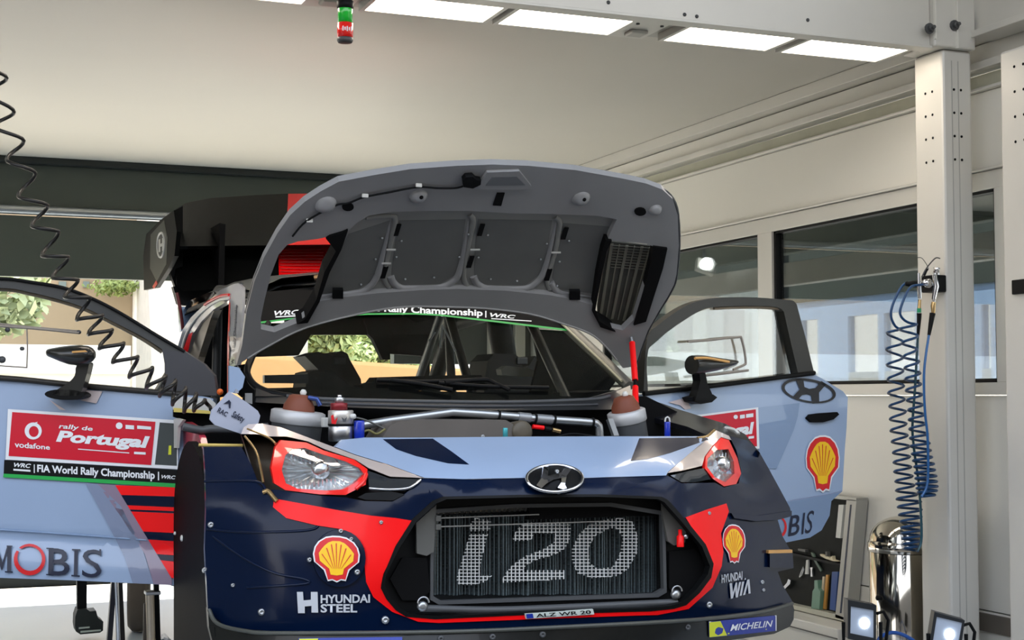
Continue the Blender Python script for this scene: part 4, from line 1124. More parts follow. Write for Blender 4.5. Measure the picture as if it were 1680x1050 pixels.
# ---------------------------------------------------------------- windscreen, roof, cabin
WSC = tps([(408, 600, 4.86), (430, 640, 4.74), (600, 655, 4.63), (800, 657, 4.61), (1000, 640, 4.70), (1024, 624, 4.76), (470, 478, 5.35), (680, 458, 5.42), (865, 474, 5.36), (930, 537, 5.10), (430, 550, 5.05), (700, 560, 5.0)])
SWS = surfY(WSC)
ws_ = patch('windscreen', [[(408, 598), (409, 620), (420, 634), (445, 645), (480, 651), (600, 656), (800, 658), (960, 654), (1005, 641), (1024, 625), (930, 536), (866, 474), (780, 460), (680, 457), (600, 462), (476, 477), (440, 530)]], SWS, SCREEN, car, step=20, thick=0.005)
ban = patch('screen_banner', [[(410, 532), (474, 524), (603, 516), (680, 515), (720, 517), (819, 528), (932, 541), (900, 510), (866, 474), (780, 460), (680, 457), (600, 462), (476, 475), (426, 480), (412, 500)]], SWS, MATTE, ws_, step=20, thick=0.001, off=0.004)
print_on('banner_lettering', [tx('FIA World Rally Championship', ((535, 494), (792, 508), (792, 522), (535, 511)), 0.03), tx('|', ((796, 510), (798, 510), (798, 521), (796, 521))), tx('WRC', ((804, 513), (846, 517), (845, 523), (803, 520)), 0.03, 0.2), poly([[(806, 522), (872, 526), (872, 527.5), (806, 523.5)]]),
    tx('WRC', ((450, 510), (491, 508), (490, 516), (449, 518)), 0.03, 0.2), poly([[(452, 519), (489, 517), (489, 519), (452, 521)]])], SWS, WHITE, ws_, 0.008)
print_on('green_line', [poly([[(424, 528), (474, 522), (603, 514), (680, 513.5), (720, 515.5), (819, 526.5), (932, 540), (932, 543), (819, 529.5), (720, 518), (680, 516), (603, 516.5), (474, 524.5), (424, 531)]], step=30)], SWS, GREEN, ws_, 0.009)
ribbon('screen_seal', [(440, 530), (408, 598), (408, 618), (420, 634), (445, 645), (480, 651)], 0.012, BLACK, ws_, surf=surfY(WSC, 0.01))
patch('seal_corner', [[(386, 600), (409, 596), (409, 620), (420, 634), (446, 646), (430, 664), (398, 652), (384, 640)]], on_axis(1, lambda x, y: 4.90 + 0 * x), MATTE, car, step=None, thick=0.02, smooth=False)
patch('window_net', [[(874, 540), (928, 543), (1010, 626), (996, 646), (870, 646), (884, 590)]], on_axis(1, lambda x, y: 5.45 + 0 * x), mat('black window net', (14, 14, 13), 0.8, var=0.3, scale=50, spec=0.1), car, step=None, thick=0.02, smooth=False)  # flat black sheet added to darken the right door opening
# pillar beside the glass on the right
ribbon('pillar', [(866, 474), (930, 536), (985, 588), (1024, 626), (1032, 634)], 0.022, mat('brushed pillar', (126, 124, 116), 0.4, metal=0.4), car, surf=surfY(WSC, 0.02))
ribbon('pillar_seal', [(866, 476), (929, 538), (984, 590), (1020, 625)], 0.005, mat('pale seal', (186, 180, 150), 0.4), car, surf=SWS, off=0.02)
# left pillar and roof rail, door opening behind it
LP = tps([(388, 466, 5.40), (397, 472, 5.38), (376, 488, 5.36), (374, 560, 5.08), (372, 642, 4.80), (396, 580, 4.98), (388, 600, 4.92), (361, 476, 5.62), (335, 500, 5.95), (313, 521, 6.15), (300, 540, 6.25), (292, 567, 6.3), (283, 650, 6.35), (330, 580, 6.25), (345, 520, 5.9)])
SLP = surfY(LP)
PILL = mat('silver grey pillar', (150, 150, 154), 0.35, coat=0.4)
pil = patch('pillar', [[(398, 471), (391, 464.5), (383, 466), (377, 487), (375, 520), (374, 570), (373, 645), (386, 645), (390, 600), (396, 580), (397, 520)]], SLP, PILL, car, step=14, thick=0.03, tdir=(0.5, .8, 0))
pil['label'] = 'silver front pillar with red edge and vertical lettering'
print_on('red_edge', [poly([[(376, 487), (378, 487), (376, 560), (375, 645), (372.5, 645), (373, 560)]], step=30)], SLP, SHELLR, pil, 0.004)
V, F = text_mesh('World Rally Championship', 0.03)
print_on('pillar_lettering', [(V, F, ((379, 598), (386, 500), (391, 500), (384, 598)))], SLP, DBLUE, pil, 0.005)
patch('roof_rail', [[(391, 464.5), (361, 476), (335, 500), (313, 521), (300, 540), (292, 567), (286, 600), (288, 640), (296, 640), (300, 590), (312, 555), (330, 528), (350, 508), (377, 492), (383, 466)]], SLP, mat('grey rail', (140, 142, 148), 0.3, coat=0.5), car, step=12, thick=0.03, tdir=(0.8, .4, 0))
ribbon('red_line', [(376, 484), (362, 486), (345, 494), (336, 500)], 0.006, SHELLR, car, surf=SLP, off=0.008)
ribbon('white_line', [(376, 489), (360, 492), (342, 503), (322, 522), (305, 550), (296, 585)], 0.006, WHITEP, car, surf=SLP, off=0.008)
patch('side_pillar', [[(345, 512), (352, 508), (345, 525), (322, 598), (305, 592), (318, 555), (330, 530)]], surfY(LP, 0.05), mat('sand grey pillar', (142, 132, 118), 0.5), car, step=14, thick=0.04, tdir=(0.8, .4, 0))
patch('red_strip', [[(310, 548), (316, 545), (309, 575), (300, 590), (299, 580)]], SLP, RED, car, step=None, thick=0.004, off=0.02)
patch('door_inner', [[(376, 492), (352, 508), (338, 530), (322, 590), (308, 640), (340, 655), (374, 650)]], EB(6.5), MATTE, car, step=None, thick=0.02)
# roof shell, cage, seats, dash
rows = []
for Y, hw, zc in ((5.40, .57, 1.825), (5.7, .60, 1.85), (6.1, .62, 1.86), (6.6, .62, 1.855), (7.0, .58, 1.83)):
    rows.append([(XC + 0.03 + hw * t, Y + (0.02 if abs(t) > .9 else -0.06 * (1 - t * t)), zc - 0.05 * t * t - (0.03 if abs(t) > .95 else 0)) for t in np.linspace(-1, 1, 13)])
MB().grid(rows).grid([[(x, y, z - 0.03) for x, y, z in r] for r in rows]).build('roof', mat('dark grey roof', (52, 56, 58), 0.4, coat=0.4), car)
MB().grid([[(x, y, z - 0.032) for x, y, z in r] for r in rows]).build('roof_lining', MATTE, car)
dash = patch('dashboard', [[(436, 645), (470, 636), (560, 634), (640, 640), (800, 644), (960, 644), (1010, 640), (1010, 700), (436, 700)]], EB(5.05), MATTE, car, step=None, thick=0.35, smooth=False)
patch('dash_hood', [[(505, 611), (516, 608), (545, 608), (556, 616), (572, 630), (580, 645), (500, 645)]], EB(5.15), BLACK, dash, step=None, thick=0.2)
patch('dash_display', [[(434, 615.5), (506, 614), (506, 629), (434, 628.5)]], EB(5.10), mat('black display', (14, 18, 26), 0.3), dash, step=None, thick=0.03, smooth=False)
patch('dash_pod', [[(612, 627), (618, 619), (720, 616), (790, 615), (800, 640), (600, 642), (592, 632)]], EB(5.2), MATTE, dash, step=None, thick=0.1, smooth=False)
for pts, Y in (([(500, 584), (522, 577), (545, 584), (552, 577.5), (562, 576), (570, 580), (574, 590), (592, 622), (600, 700), (500, 700), (522, 606)], 6.0),
               ([(800, 592), (812, 580), (845, 581), (856, 590), (858, 606), (868, 600), (878, 584), (888, 590), (890, 640), (880, 700), (790, 700), (796, 620)], 5.9)):
    s_ = patch('racing_seat', [pts], EB(Y), mat('black seat shell', (16, 16, 17), 0.6), car, step=14, thick=0.22)
    c = atY((pts[5][0] + pts[2][0]) / 2, 592, Y - 0.01); MB().box(c, (0.05, 0.012, 0.03), None, 0.004).build('seat_badge', GREYD, s_)
patch('helmet_net', [[(822, 606), (832, 600), (868, 604), (880, 612), (882, 618), (850, 618), (824, 615)]], EB(5.6), mat('grey bag', (120, 118, 110), 0.6), car, step=None, thick=0.06)
CAGE = [[(2.22, 4.95, 1.25), (2.18, 5.4, 1.72), (2.14, 6.2, 1.80)], [(1.12, 5.4, 1.72), (1.12, 6.2, 1.80)], [(1.12, 6.2, 1.80), (2.14, 6.2, 1.80)], [(1.10, 6.2, 0.8), (1.12, 6.2, 1.80)], [(2.20, 6.2, 0.8), (2.14, 6.2, 1.80)],
        [(1.12, 6.2, 1.80), (1.0, 7.4, 1.3)], [(2.14, 6.2, 1.80), (2.35, 7.4, 1.3)], [(2.13, 6.2, 1.78), (2.2, 5.6, 0.85)]]
for c in CAGE: MB().tube(c, 0.02, 10).build('cage_tube', mat('dark cage', (30, 31, 33), 0.45), car)
for a, b in (((726, 533), (722, 570)), ((726, 533), (747, 576)), ((714, 545), (704, 560))):
    MB().tube([atY(*a, 5.9), atY(*b, 5.9)], 0.004, 6).build('harness_line', SILV, car)
# right side of the cabin
for c, r in (([(2.33, 5.55, 1.72), (2.36, 6.1, 1.74), (2.34, 6.7, 1.70), (2.40, 7.2, 1.35)], .04), ([(2.36, 6.15, 1.74), (2.44, 6.15, 1.30)], .055)):
    MB().tube(c, r, 10).build('side_rail', BLACK, car)
MB().span((2.44, 6.1, 0.76), (2.50, 7.6, 1.30), 0.03).build('rear_quarter', NAVY, car)
MB().span((0.80, 6.35, 0.76), (0.86, 7.6, 1.30), 0.03).build('rear_quarter', BLUE, car)
patch('rear_shoulder', [[(294, 503), (322, 503), (340, 498), (330, 515), (308, 532), (297, 545)]], EB(6.9), BLUE2, car, step=None, thick=0.05)
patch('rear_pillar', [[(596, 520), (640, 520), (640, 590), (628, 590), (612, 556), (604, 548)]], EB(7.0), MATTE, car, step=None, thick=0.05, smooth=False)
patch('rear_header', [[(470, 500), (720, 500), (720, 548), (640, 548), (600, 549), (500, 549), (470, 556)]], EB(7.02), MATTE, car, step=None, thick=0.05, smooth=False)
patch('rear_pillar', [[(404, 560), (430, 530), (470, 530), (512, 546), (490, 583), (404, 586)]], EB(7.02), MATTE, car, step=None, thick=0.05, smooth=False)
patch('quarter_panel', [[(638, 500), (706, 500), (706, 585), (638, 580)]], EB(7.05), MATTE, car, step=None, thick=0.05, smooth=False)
# wipers
for pts, bl in (([(742, 640), (690, 630), (640, 624)], [(618, 624), (700, 626), (800, 622)]), ([(836, 640), (815, 630), (794, 623), (730, 628)], [(720, 628), (800, 634), (900, 636)])):
    w_ = ribbon('wiper', pts, 0.008, BLACK, car, surf=SWS, off=0.03)
    ribbon('wiper_blade', bl, 0.007, BLACK, w_, surf=SWS, off=0.02)

# ---------------------------------------------------------------- rear wing on the raised tailgate
WINGM = mat('black wing carbon', (10, 11, 11), 0.45, var=0.2, scale=40, spec=0.06)
WG = tps([(240, 385, 7.55), (300, 335, 7.45), (420, 320, 7.45), (500, 317, 7.42), (700, 318, 7.42), (280, 395, 6.95), (360, 395, 6.90), (500, 395, 6.86), (700, 395, 6.86)])
wing = patch('rear_wing', [[(262, 365), (285, 345), (305, 333), (345, 325), (420, 320), (475, 317.5), (560, 317), (720, 318), (720, 402), (500, 402), (290, 404), (270, 392)]], surfY(WG), WINGM, car, step=16, thick=0.03, tdir=(0, .9, -.4))
wing['label'] = 'large black rear wing with red centre raised above the roof'
WG2 = tps([(292, 404, 7.1), (292, 480, 6.85), (460, 402, 7.1), (460, 475, 6.8), (700, 400, 7.1), (700, 475, 6.8), (400, 440, 6.88)])
patch('lower_plane', [[(288, 404), (460, 402), (720, 402), (720, 476), (457, 472), (420, 470), (300, 478), (290, 470)]], surfY(WG2), WINGM, wing, step=16, thick=0.03, tdir=(0, .8, .5))
patch('red_centre', [[(473, 317.8), (620, 317), (620, 400), (468, 402), (471, 360)]], surfY(WG), RED, wing, step=16, thick=0.002, off=0.012)
patch('red_centre', [[(457, 420), (468, 404), (500, 398), (520, 388), (536, 386), (536, 395), (622, 400), (622, 459), (458, 460)]], surfY(WG2), RED, wing, step=16, thick=0.002, off=0.012)
m = MB()
for k in range(10):
    y = 404 + k * 5.2; m.bar(on_axis(1, WG2(460, y) - 0.02)(460, y)[0], on_axis(1, WG2(530, y) - 0.02)(530, y)[0], 0.004, 0.003)
o = m.build('red_slats', mat('deep red slat', (190, 14, 20), 0.4), wing); o['kind'] = 'stuff'
patch('grille_strip', [[(440, 461), (516, 453), (514, 474), (436, 480)]], EB(6.2), mat('grey mesh strip', (150, 150, 140), 0.5, var=0.3, scale=60), car, step=None, thick=0.02, smooth=False)
EPX = on_axis(0, lambda x, y: 1.0 + 0 * x)
ep = patch('endplate', [[(240, 384), (262, 362), (285, 345), (290, 380), (286, 420), (276, 440), (256, 472), (236, 476), (235, 420)]], EPX, WINGM, wing, step=None, thick=0.02, tdir=(1, 0, 0))
patch('endplate_face', [[(247, 385), (269, 361), (275, 390), (273, 433), (257, 462), (246, 440)]], EPX, mat('olive grey plate', (62, 64, 56), 0.4, coat=0.3), ep, step=None, thick=0.004, off=0.01, tdir=(1, 0, 0))
q = [(264 + 6 * math.cos(a) + 0.0 * math.sin(a), 402 + 20 * math.sin(a) - 2 * math.cos(a)) for a in np.linspace(0, 2 * math.pi, 22)]
ribbon('badge_ring', q, 0.0055, WHITEP, ep, surf=EPX, off=0.016, cn=2)
print_on('badge_letter', [poly([[(260, 393), (263, 392), (263, 400), (266, 399), (266, 391), (268, 390), (268, 411), (266, 412), (266, 404), (263, 405), (263, 413), (260, 414)]])], EPX, WHITEP, ep, 0.018)
for px in (364, 640):
    patch('wing_fin', [[(px - 4, 366), (px + 6, 368), (px + 5, 400), (px + 4, 470), (px - 6, 470), (px - 4, 402)]], EB(6.80), MATTE, wing, step=None, thick=0.35, smooth=False)
patch('tailgate', [[(284, 470), (420, 470), (440, 476), (400, 500), (345, 502), (300, 501), (292, 498), (288, 484)]], EB(6.95), BLACK, wing, step=None, thick=0.06)
patch('wing_side', [[(285, 346), (300, 338), (300, 470), (288, 472), (276, 438), (286, 420), (292, 380)]], EB(6.98), WINGM, wing, step=None, thick=0.05)
patch('red_edge', [[(250, 470), (256, 460), (258, 466), (252, 474)]], EPX, RED, ep, step=None, thick=0.003, off=0.015, tdir=(1, 0, 0))
ribbon('tailgate_edge', [(290, 480), (296, 510), (300, 540)], 0.008, mat('red black edge', (90, 20, 26), 0.4), wing, surf=EB(6.85))
patch('right_endplate', [[(700, 330), (724, 330), (724, 470), (700, 470)]], EB(6.95), WINGM, wing, step=None, thick=0.6, smooth=False)

# ---------------------------------------------------------------- doors
# left door (opened towards the left of the photo)
def bul(x, y):
    t = np.clip((y - (868 + 0.066 * x)) / 60.0, 0, 1); t2 = np.clip((y - 630) / 200.0, 0, 1)
    return 0.028 * t * t * (3 - 2 * t) + 0.03 * np.sin(t2 * math.pi / 2) - 0.05 * np.clip((y - (868 + 0.066 * x)) / 8.0, 0, 1) * 0.3
DLn = (-0.375, -0.927, 0)
SDL = plane((0.80, 4.90, 0), DLn, bul)
SDLf = plane((0.80, 4.90, 0), DLn)
IN = (0.375, 0.927, 0)
dl = patch('door', [[(-190, 612), (-60, 616), (0, 621), (87, 629), (136, 634), (257, 644.5), (332, 650), (350, 654), (345, 700), (300, 760), (300, 961), (281, 960), (117, 952), (0, 948), (-190, 942)]], SDL, BLUE, car, step=8, thick=0.06, tdir=IN)
dl['label'] = 'open front door on the left of the photo, pale blue with red rally banner'
wf = patch('window_frame', [curve([(-200, 470), (-120, 458), (0, 457), (51, 463), (103, 472), (147, 488), (193, 511), (257, 550), (303, 577), (334, 597)], 5) + [(351, 616), (357, 650), (332, 649.5), (267, 646)] + [(270, 643), (270, 597), (266, 573)] + curve([(266, 573), (231, 551), (180, 525), (144, 507), (103, 493), (51, 480), (0, 472), (-120, 474), (-180, 486)], 5)[1:] + [(-186, 612), (-205, 612)]], SDLf, mat('charcoal door frame', (66, 67, 66), 0.55), dl, step=20, thick=0.04, tdir=IN, off=0.004)
patch('frame_corner', [[(266, 573), (303, 577), (334, 597), (351, 616), (356, 649), (332, 649), (270, 645), (270, 597)]], SDLf, mat('slate corner plate', (62, 62, 66), 0.5), dl, step=20, thick=0.02, tdir=IN, off=0.008)
ribbon('frame_seal', [(-200, 470), (-120, 458), (0, 457), (51, 463), (103, 472), (147, 488), (193, 511), (257, 550), (303, 577)], 0.006, BLACK, dl, surf=SDLf, off=0.008)
ribbon('frame_lining', [(-120, 476), (0, 474), (51, 482), (103, 495), (144, 509), (180, 527), (231, 554), (266, 577)], 0.008, mat('sand lining', (150, 134, 112), 0.5), dl, surf=SDLf, off=-0.03)
ribbon('belt_seal', [(-190, 610), (0, 620), (87, 628), (136, 633), (257, 643.5), (300, 647)], 0.010, mat('dark brown seal', (36, 32, 26), 0.5), dl, surf=SDLf, off=0.008)
patch('pane', [[(-186, 612), (-180, 486), (-120, 474), (0, 472), (51, 480), (103, 493), (144, 507), (180, 525), (231, 551), (266, 573), (270, 597), (270, 643), (136, 632), (0, 619)]], plane((0.80, 4.92, 0), DLn), CLEAR, dl, step=None, thick=0.004, tdir=IN)
sl = ribbon('vent_slider', [(-60, 528), (0, 534.5), (60, 539), (130, 546)], 0.005, mat('clear grey rail', (150, 140, 128), 0.3), dl, surf=SDLf, off=0.006)
for pts in ([(44, 540), (45, 570), (44, 602)], [(-60, 594), (0, 600), (45, 603)], [(0, 531), (60, 537), (130, 543)]):
    ribbon('vent_edge', pts, 0.0025, mat('clear grey rail', (0, 0, 0)), dl, surf=SDLf, off=0.006)
for px, py, r in ((37, 572, .007), (13, 541, .008), (4, 590, .012), (130, 545, .007)): 
    p = Vector(SDLf(px, py)[0]); MB().lathe(p, DLn, [(r, 0), (r, 0.008), (0, 0.010)], 10).build('vent_knob', GREYD, dl)
ribbon('body_crease', [(-190, 857), (0, 869), (120, 877), (242, 886), (283, 889)], 0.004, BLUE2, dl, surf=SDL, off=0.0)
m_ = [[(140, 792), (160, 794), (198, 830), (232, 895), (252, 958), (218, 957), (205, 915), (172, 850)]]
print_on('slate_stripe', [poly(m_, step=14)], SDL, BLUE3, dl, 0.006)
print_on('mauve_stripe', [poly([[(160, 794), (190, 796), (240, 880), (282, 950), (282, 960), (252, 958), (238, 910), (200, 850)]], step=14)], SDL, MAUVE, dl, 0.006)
Lx = lambda y: 189 + (y - 796) * 92 / 152.0
for n_, m2, bands in (('red_stripes', RED, ((796, 812), (829, 836), (839, 872), (885, 909), (919, 948))), ('navy_stripes', NAVY, ((812, 829), (836, 839), (872, 885), (909, 919)))):
    for a, b in bands:
        print_on(n_[:-1], [poly([[(Lx(a), a), (300, a + 4), (300, b + 3), (Lx(b), b)]], step=20)], SDL, m2, dl, 0.007)
banner_l = print_on('banner_frame', [poly([[(13, 671), (292, 689.5), (292, 770), (9, 754)]], step=30)], SDL, WHITE, dl, 0.006)
print_on('banner_red', [poly([[(20, 676), (255, 692), (248, 763), (14, 748)]], step=30)], SDL, DRED, dl, 0.0075)
print_on('banner_dark', [poly([[(262, 693), (290, 695), (290, 764), (254, 762)]])], SDL, mat('dark banner end', (44, 54, 54), 0.4), dl, 0.0075)
print_on('banner_black', [poly([[(7, 754.5), (292, 771), (292, 793), (6, 777)]], step=30)], SDL, BLACK, dl, 0.0075)
print_on('banner_green', [poly([[(6, 777), (292, 793.5), (292, 800), (5, 783)]], step=30)], SDL, GREEN, dl, 0.0078)
ring = [ell(54.5, 707, 14, 14, 24), [(x + 1, y + 1) for x, y in ell(54.5, 707, 8, 9, 20)]]
print_on('banner_lettering', [tx('vodafone', ((24, 724), (82, 730), (82, 738), (24, 734)), 0.02), tx('rally de', ((97, 695), (152, 700), (152, 709), (96, 705)), 0.02, 0.15), tx('Portugal', ((94, 706), (246, 716), (243, 741), (91, 730)), 0.045, 0.15),
    tx('FIA World Rally Championship', ((61, 762), (254, 773), (254, 790), (61, 778)), 0.03), tx('WRC', ((23, 759), (51, 761), (50, 768), (22, 766)), 0.03, 0.2), poly([[(22, 769), (50, 771), (50, 774), (22, 772)]]), poly([[(55.5, 762), (57, 762), (57, 776), (55.5, 776)]]), poly([[(259, 774), (261, 774), (261, 788), (259, 788)]]),
    tx('WRC', ((265, 779), (288, 780.5), (288, 786.5), (264, 785)), 0.03, 0.2), poly(ring), poly([ell(195.5, 698.5, 5.5, 5.5, 16)]), poly([[(206, 697), (220, 698), (220, 704.5), (206, 703.5)]]), poly([[(225, 698), (248, 700), (248, 705), (225, 703.5)]]), poly([[(128, 736), (212, 742.5), (212, 744), (128, 737.5)]]), poly([[(220, 741), (239, 742), (239, 746), (220, 745)]]),
    poly([[(54, 694), (62, 692), (58, 697)]])], SDL, WHITE, dl, 0.0095)
print_on('yellow_mark', [poly([[(277, 731), (281, 731), (281, 746), (276, 746)]])], SDL, LIME, dl, 0.0095)
def arc(cx, cy, rx, ry, a0, a1, w, n=26):
    o = [(cx + rx * math.cos(a), cy + ry * math.sin(a)) for a in np.linspace(a0, a1, n)]
    i = [(cx + 2 + (rx - w(t)) * math.cos(a), cy + (ry - w(t)) * math.sin(a)) for t, a in zip(np.linspace(1, 0, n), np.linspace(a1, a0, n))]
    return o + i
print_on('sponsor_print', [poly([[(12, 895), (18.5, 895.5), (18, 938.5), (11.5, 938)]]), poly([[(2, 930), (12, 895), (14, 899), (4, 936)]]), poly([[(-12, 894.5), (-5, 894.5), (6, 929), (2.5, 936)]]), poly([[(-12, 894.5), (-9.5, 896), (-10, 938), (-13, 938)]]), poly([[(8, 936.8), (21, 937.5), (21, 940), (8, 939.3)]]), poly([[(11, 894.8), (20.5, 895.2), (20.5, 897.2), (11, 896.8)]]),
    tx('B', ((80, 899), (115, 901), (114, 945), (79, 943.5)), 0.01), tx('I', ((122, 902), (128, 902), (127, 945.5), (121, 945)), 0.0), poly([[(118, 900.5), (132, 901), (132, 903.5), (118, 903)]]), poly([[(117, 943), (131, 944), (131, 946.5), (117, 945.5)]]),
    poly([[(76, 898.5), (88, 899), (88, 901), (76, 900.5)]]), poly([[(75.5, 941.5), (88, 942.5), (88, 944.5), (75.5, 943.5)]]), tx('S', ((136, 901), (168, 902), (166, 948), (134, 947)), 0.0), poly([[(163, 901), (166, 901), (166, 912), (163, 910)]])], SDL, DBLUE, dl, 0.009)
print_on('sponsor_ring', [poly([arc(48.5, 918, 26, 26, -2.3, 3.75, lambda t: 2.5 + 5.5 * math.sin(math.pi * t))])], SDL, SHELLR, dl, 0.0092)
print_on('reflector_patch', [poly([[(80, 655), (108, 673), (98, 672)]]), poly([[(142, 640), (168, 642), (158, 662), (132, 657)]])], SDL, mat('pale pink film', (206, 190, 186), 0.3), dl, 0.006)
# mirror
def loft(secs, surf, depth, name, m, parent, off=0.0):
    rows = []
    for x, y0, y1, d in secs:
        a = Vector(surf(x, y0)[0]); b = Vector(surf(x, y1)[0]); c = (a + b) / 2; h = (a.z - b.z) / 2
        out = Vector((-0.3, -0.95, 0)).normalized() if parent is dl else Vector((0.25, -0.97, 0)).normalized()
        c = c + out * off
        rows.append([c + Vector((0, 0, 1)) * (h * math.cos(t)) + out * (d * math.sin(t)) for t in np.linspace(0, 2 * math.pi, 14, endpoint=False)])
    mb = MB().grid(rows, True, True)
    mb.add(rows[0], [tuple(range(14))]); mb.add(rows[-1], [tuple(range(14))[::-1]])
    return mb.build(name, m, parent)
mc = lambda p: sh(p, 4.772, (0, 440))
MIR = mat('mirror shell', (30, 30, 26), 0.3, coat=0.3, var=0.2)
secs = [(76.5, 574.5, 583, .012), (79, 572.5, 585.5, .022), (86, 571, 588, .035), (100, 568.5, 594, .045), (115, 566.8, 599, .05), (132, 566, 600.5, .05), (145, 567.5, 597.5, .042), (152, 571, 593, .03), (156, 576, 588, .014)]
loft(secs, plane((0.80, 4.90, 0), DLn, lambda x, y: 0.10 + 0 * x), 0, 'mirror', MIR, dl)
print_on('mirror_stripe', [poly([[(118, 576), (140, 574.5), (144, 577.5), (118, 579)]])], plane((0.80, 4.90, 0), DLn, lambda x, y: 0.155 + 0 * x), mat('amber edge', (0, 0, 0)), dl, 0.0)
patch('mirror_stalk', [curve(mc([(600, 762), (690, 735), (686, 800), (664, 880), (640, 960), (600, 1000), (420, 990), (440, 955), (530, 900), (585, 840)]), 3, True)], plane((0.80, 4.90, 0), DLn, lambda x, y: 0.085 + 0 * x), MIR, dl, step=12, thick=0.05, tdir=IN)
patch('mirror_base', [mc(ell(507, 990, 158, 42, 24, 0.03))], plane((0.80, 4.90, 0), DLn, lambda x, y: 0.085 + 0 * x), BLACK, dl, step=None, thick=0.07, tdir=IN)

# right door
DRn = (0.292, -0.956, 0)
INr = (-0.292, 0.956, 0)
def bulr(x, y):
    t2 = np.clip((y - 650) / 160.0, 0, 1); t = np.clip((y - (823 - 0.18 * (x - 1298))) / 40.0, 0, 1)
    return 0.03 * np.sin(t2 * math.pi / 2) - 0.01 * t
SDR = plane((2.48, 4.90, 0), DRn, bulr); SDRf = plane((2.48, 4.90, 0), DRn)
dr = patch('door', [[(1056, 648), (1160, 636), (1336, 614), (1350, 622), (1368, 633), (1383, 642), (1391, 652), (1389, 700), (1386, 738), (1382, 806), (1364, 822), (1361, 846), (1348, 870), (1329, 882), (1290, 890), (1180, 900), (1070, 890)]], SDR, BLUE, car, step=8, thick=0.06, tdir=INr)
dr['label'] = 'open front door on the right of the photo, pale blue with oval emblem and scallop emblem'
patch('window_frame', [curve([(1056, 643), (1062, 556), (1083, 531), (1118, 506), (1146, 494), (1185, 488), (1241, 488), (1301, 493)], 4) + [(1307, 499), (1322, 555), (1336, 613), (1310, 616)] + [(1309, 611), (1297, 560), (1286, 511)] + curve([(1286, 511), (1273, 503.5), (1227, 502), (1171, 504), (1143, 513), (1100, 541), (1064, 573), (1063, 640)], 4)[1:] + [(1062, 645)]], SDRf, mat('black door frame', (34, 33, 28), 0.45), dr, step=20, thick=0.04, tdir=INr, off=0.006)
ribbon('frame_lining', [(1171, 506), (1227, 504), (1272, 506), (1284, 513), (1296, 560), (1308, 611)], 0.006, mat('sand lining', (0, 0, 0)), dr, surf=SDRf, off=-0.02)
ribbon('belt_seal', [(1056, 646), (1160, 634), (1240, 624), (1336, 612)], 0.010, BLACK, dr, surf=SDRf, off=0.01)
patch('pane', [[(1062, 643), (1064, 573), (1100, 541), (1143, 513), (1171, 504), (1227, 502), (1273, 503), (1286, 511), (1297, 560), (1310, 611)]], plane((2.48, 4.92, 0), DRn), CLEAR, dr, step=None, thick=0.004, tdir=INr)
sc4 = lambda p: sh(p, 3.889, (1100, 380))
for pts in ([(110, 702), (250, 692), (350, 680), (450, 672)], [(450, 672), (470, 750), (480, 830), (470, 850), (400, 880)], [(150, 925), (300, 910), (495, 885)]):
    ribbon('vent_edge', sc4(pts), 0.005, mat('clear grey rail', (0, 0, 0)), dr, surf=SDRf, off=0.004)
print_on('blue_stripe', [poly([[(1244, 669), (1312, 661), (1309, 683), (1302, 706), (1274, 769), (1240, 768), (1246, 734)]], step=14)], SDR, BLUE2, dr, 0.006)
print_on('lower_tint', [poly([[(1180, 838), (1298, 822), (1362, 811), (1381, 806), (1364, 822), (1361, 846), (1348, 870), (1329, 882), (1290, 890), (1180, 900)]], step=14)], SDR, BLUE2, dr, 0.006)
ribbon('body_crease', [(1240, 833), (1298, 822), (1362, 811), (1380, 806)], 0.004, BLUE3, dr, surf=SDR)
def rot(p, c, a, s=(1, 1)):
    return [(c[0] + x * s[0] * math.cos(a) - y * s[1] * math.sin(a), c[1] + x * s[0] * math.sin(a) + y * s[1] * math.cos(a)) for x, y in p]
A = 0.17
oval = [rot(ell(0, 0, 45, 19.5, 32), (1327, 641), A), rot(ell(0, 0.5, 40, 16, 32), (1327, 641), A)]
Hp = [(-25, -17), (-12, -18), (-8, -5), (0, -3), (10, -6), (18, -19), (27, -15), (17, 0), (20, 17), (9, 20), (5, 7), (-2, 6), (-10, 9), (-16, 18), (-24, 13), (-15, 0)]
print_on('oval_emblem', [poly(oval), poly([rot(Hp, (1327, 641), A * 0.9)])], SDR, mat('black print', (18, 20, 26), 0.4), dr, 0.007)
patch('handle', [[(1325, 686), (1330, 680), (1345, 678), (1374, 676), (1377, 680), (1368, 688), (1350, 693), (1332, 693)]], SDR, MATTE, dr, step=None, thick=0.03, off=0.022, tdir=INr)
shell('emblem_edge', ((1323, 718), (1376, 716), (1376, 803), (1324, 803)), SDR, dr, 0.007)
print_on('banner_frame', [poly([[(1126, 683), (1244, 668), (1246, 736), (1126, 752)]], step=20)], SDR, WHITE, dr, 0.006)
print_on('banner_red', [poly([[(1130, 686), (1240, 671.5), (1242, 732), (1130, 748)]], step=20)], SDR, DRED, dr, 0.0075)
print_on('banner_lettering', [tx('Portugal', ((1140, 706), (1237, 692), (1237, 717), (1140, 731)), 0.045, 0.15), poly([ell(1207, 684, 3.5, 3.5, 14)]), poly([[(1214, 681), (1222, 680), (1222, 686), (1214, 687)]]), poly([[(1224, 679.5), (1236, 678), (1236, 684), (1224, 685.5)]]), poly([[(1228, 716), (1237, 715), (1237, 719), (1228, 720)]])], SDR, WHITE, dr, 0.0095)
print_on('sponsor_print', [tx('B', ((1295, 847), (1313, 843), (1311, 877), (1293, 880)), 0.01, 0.1), tx('I', ((1318, 842), (1321, 841), (1318, 876), (1315, 877)), 0.0), tx('S', ((1324, 839), (1336, 837), (1332, 874), (1320, 876)), 0.0, 0.1)], SDR, DBLUE, dr, 0.009)
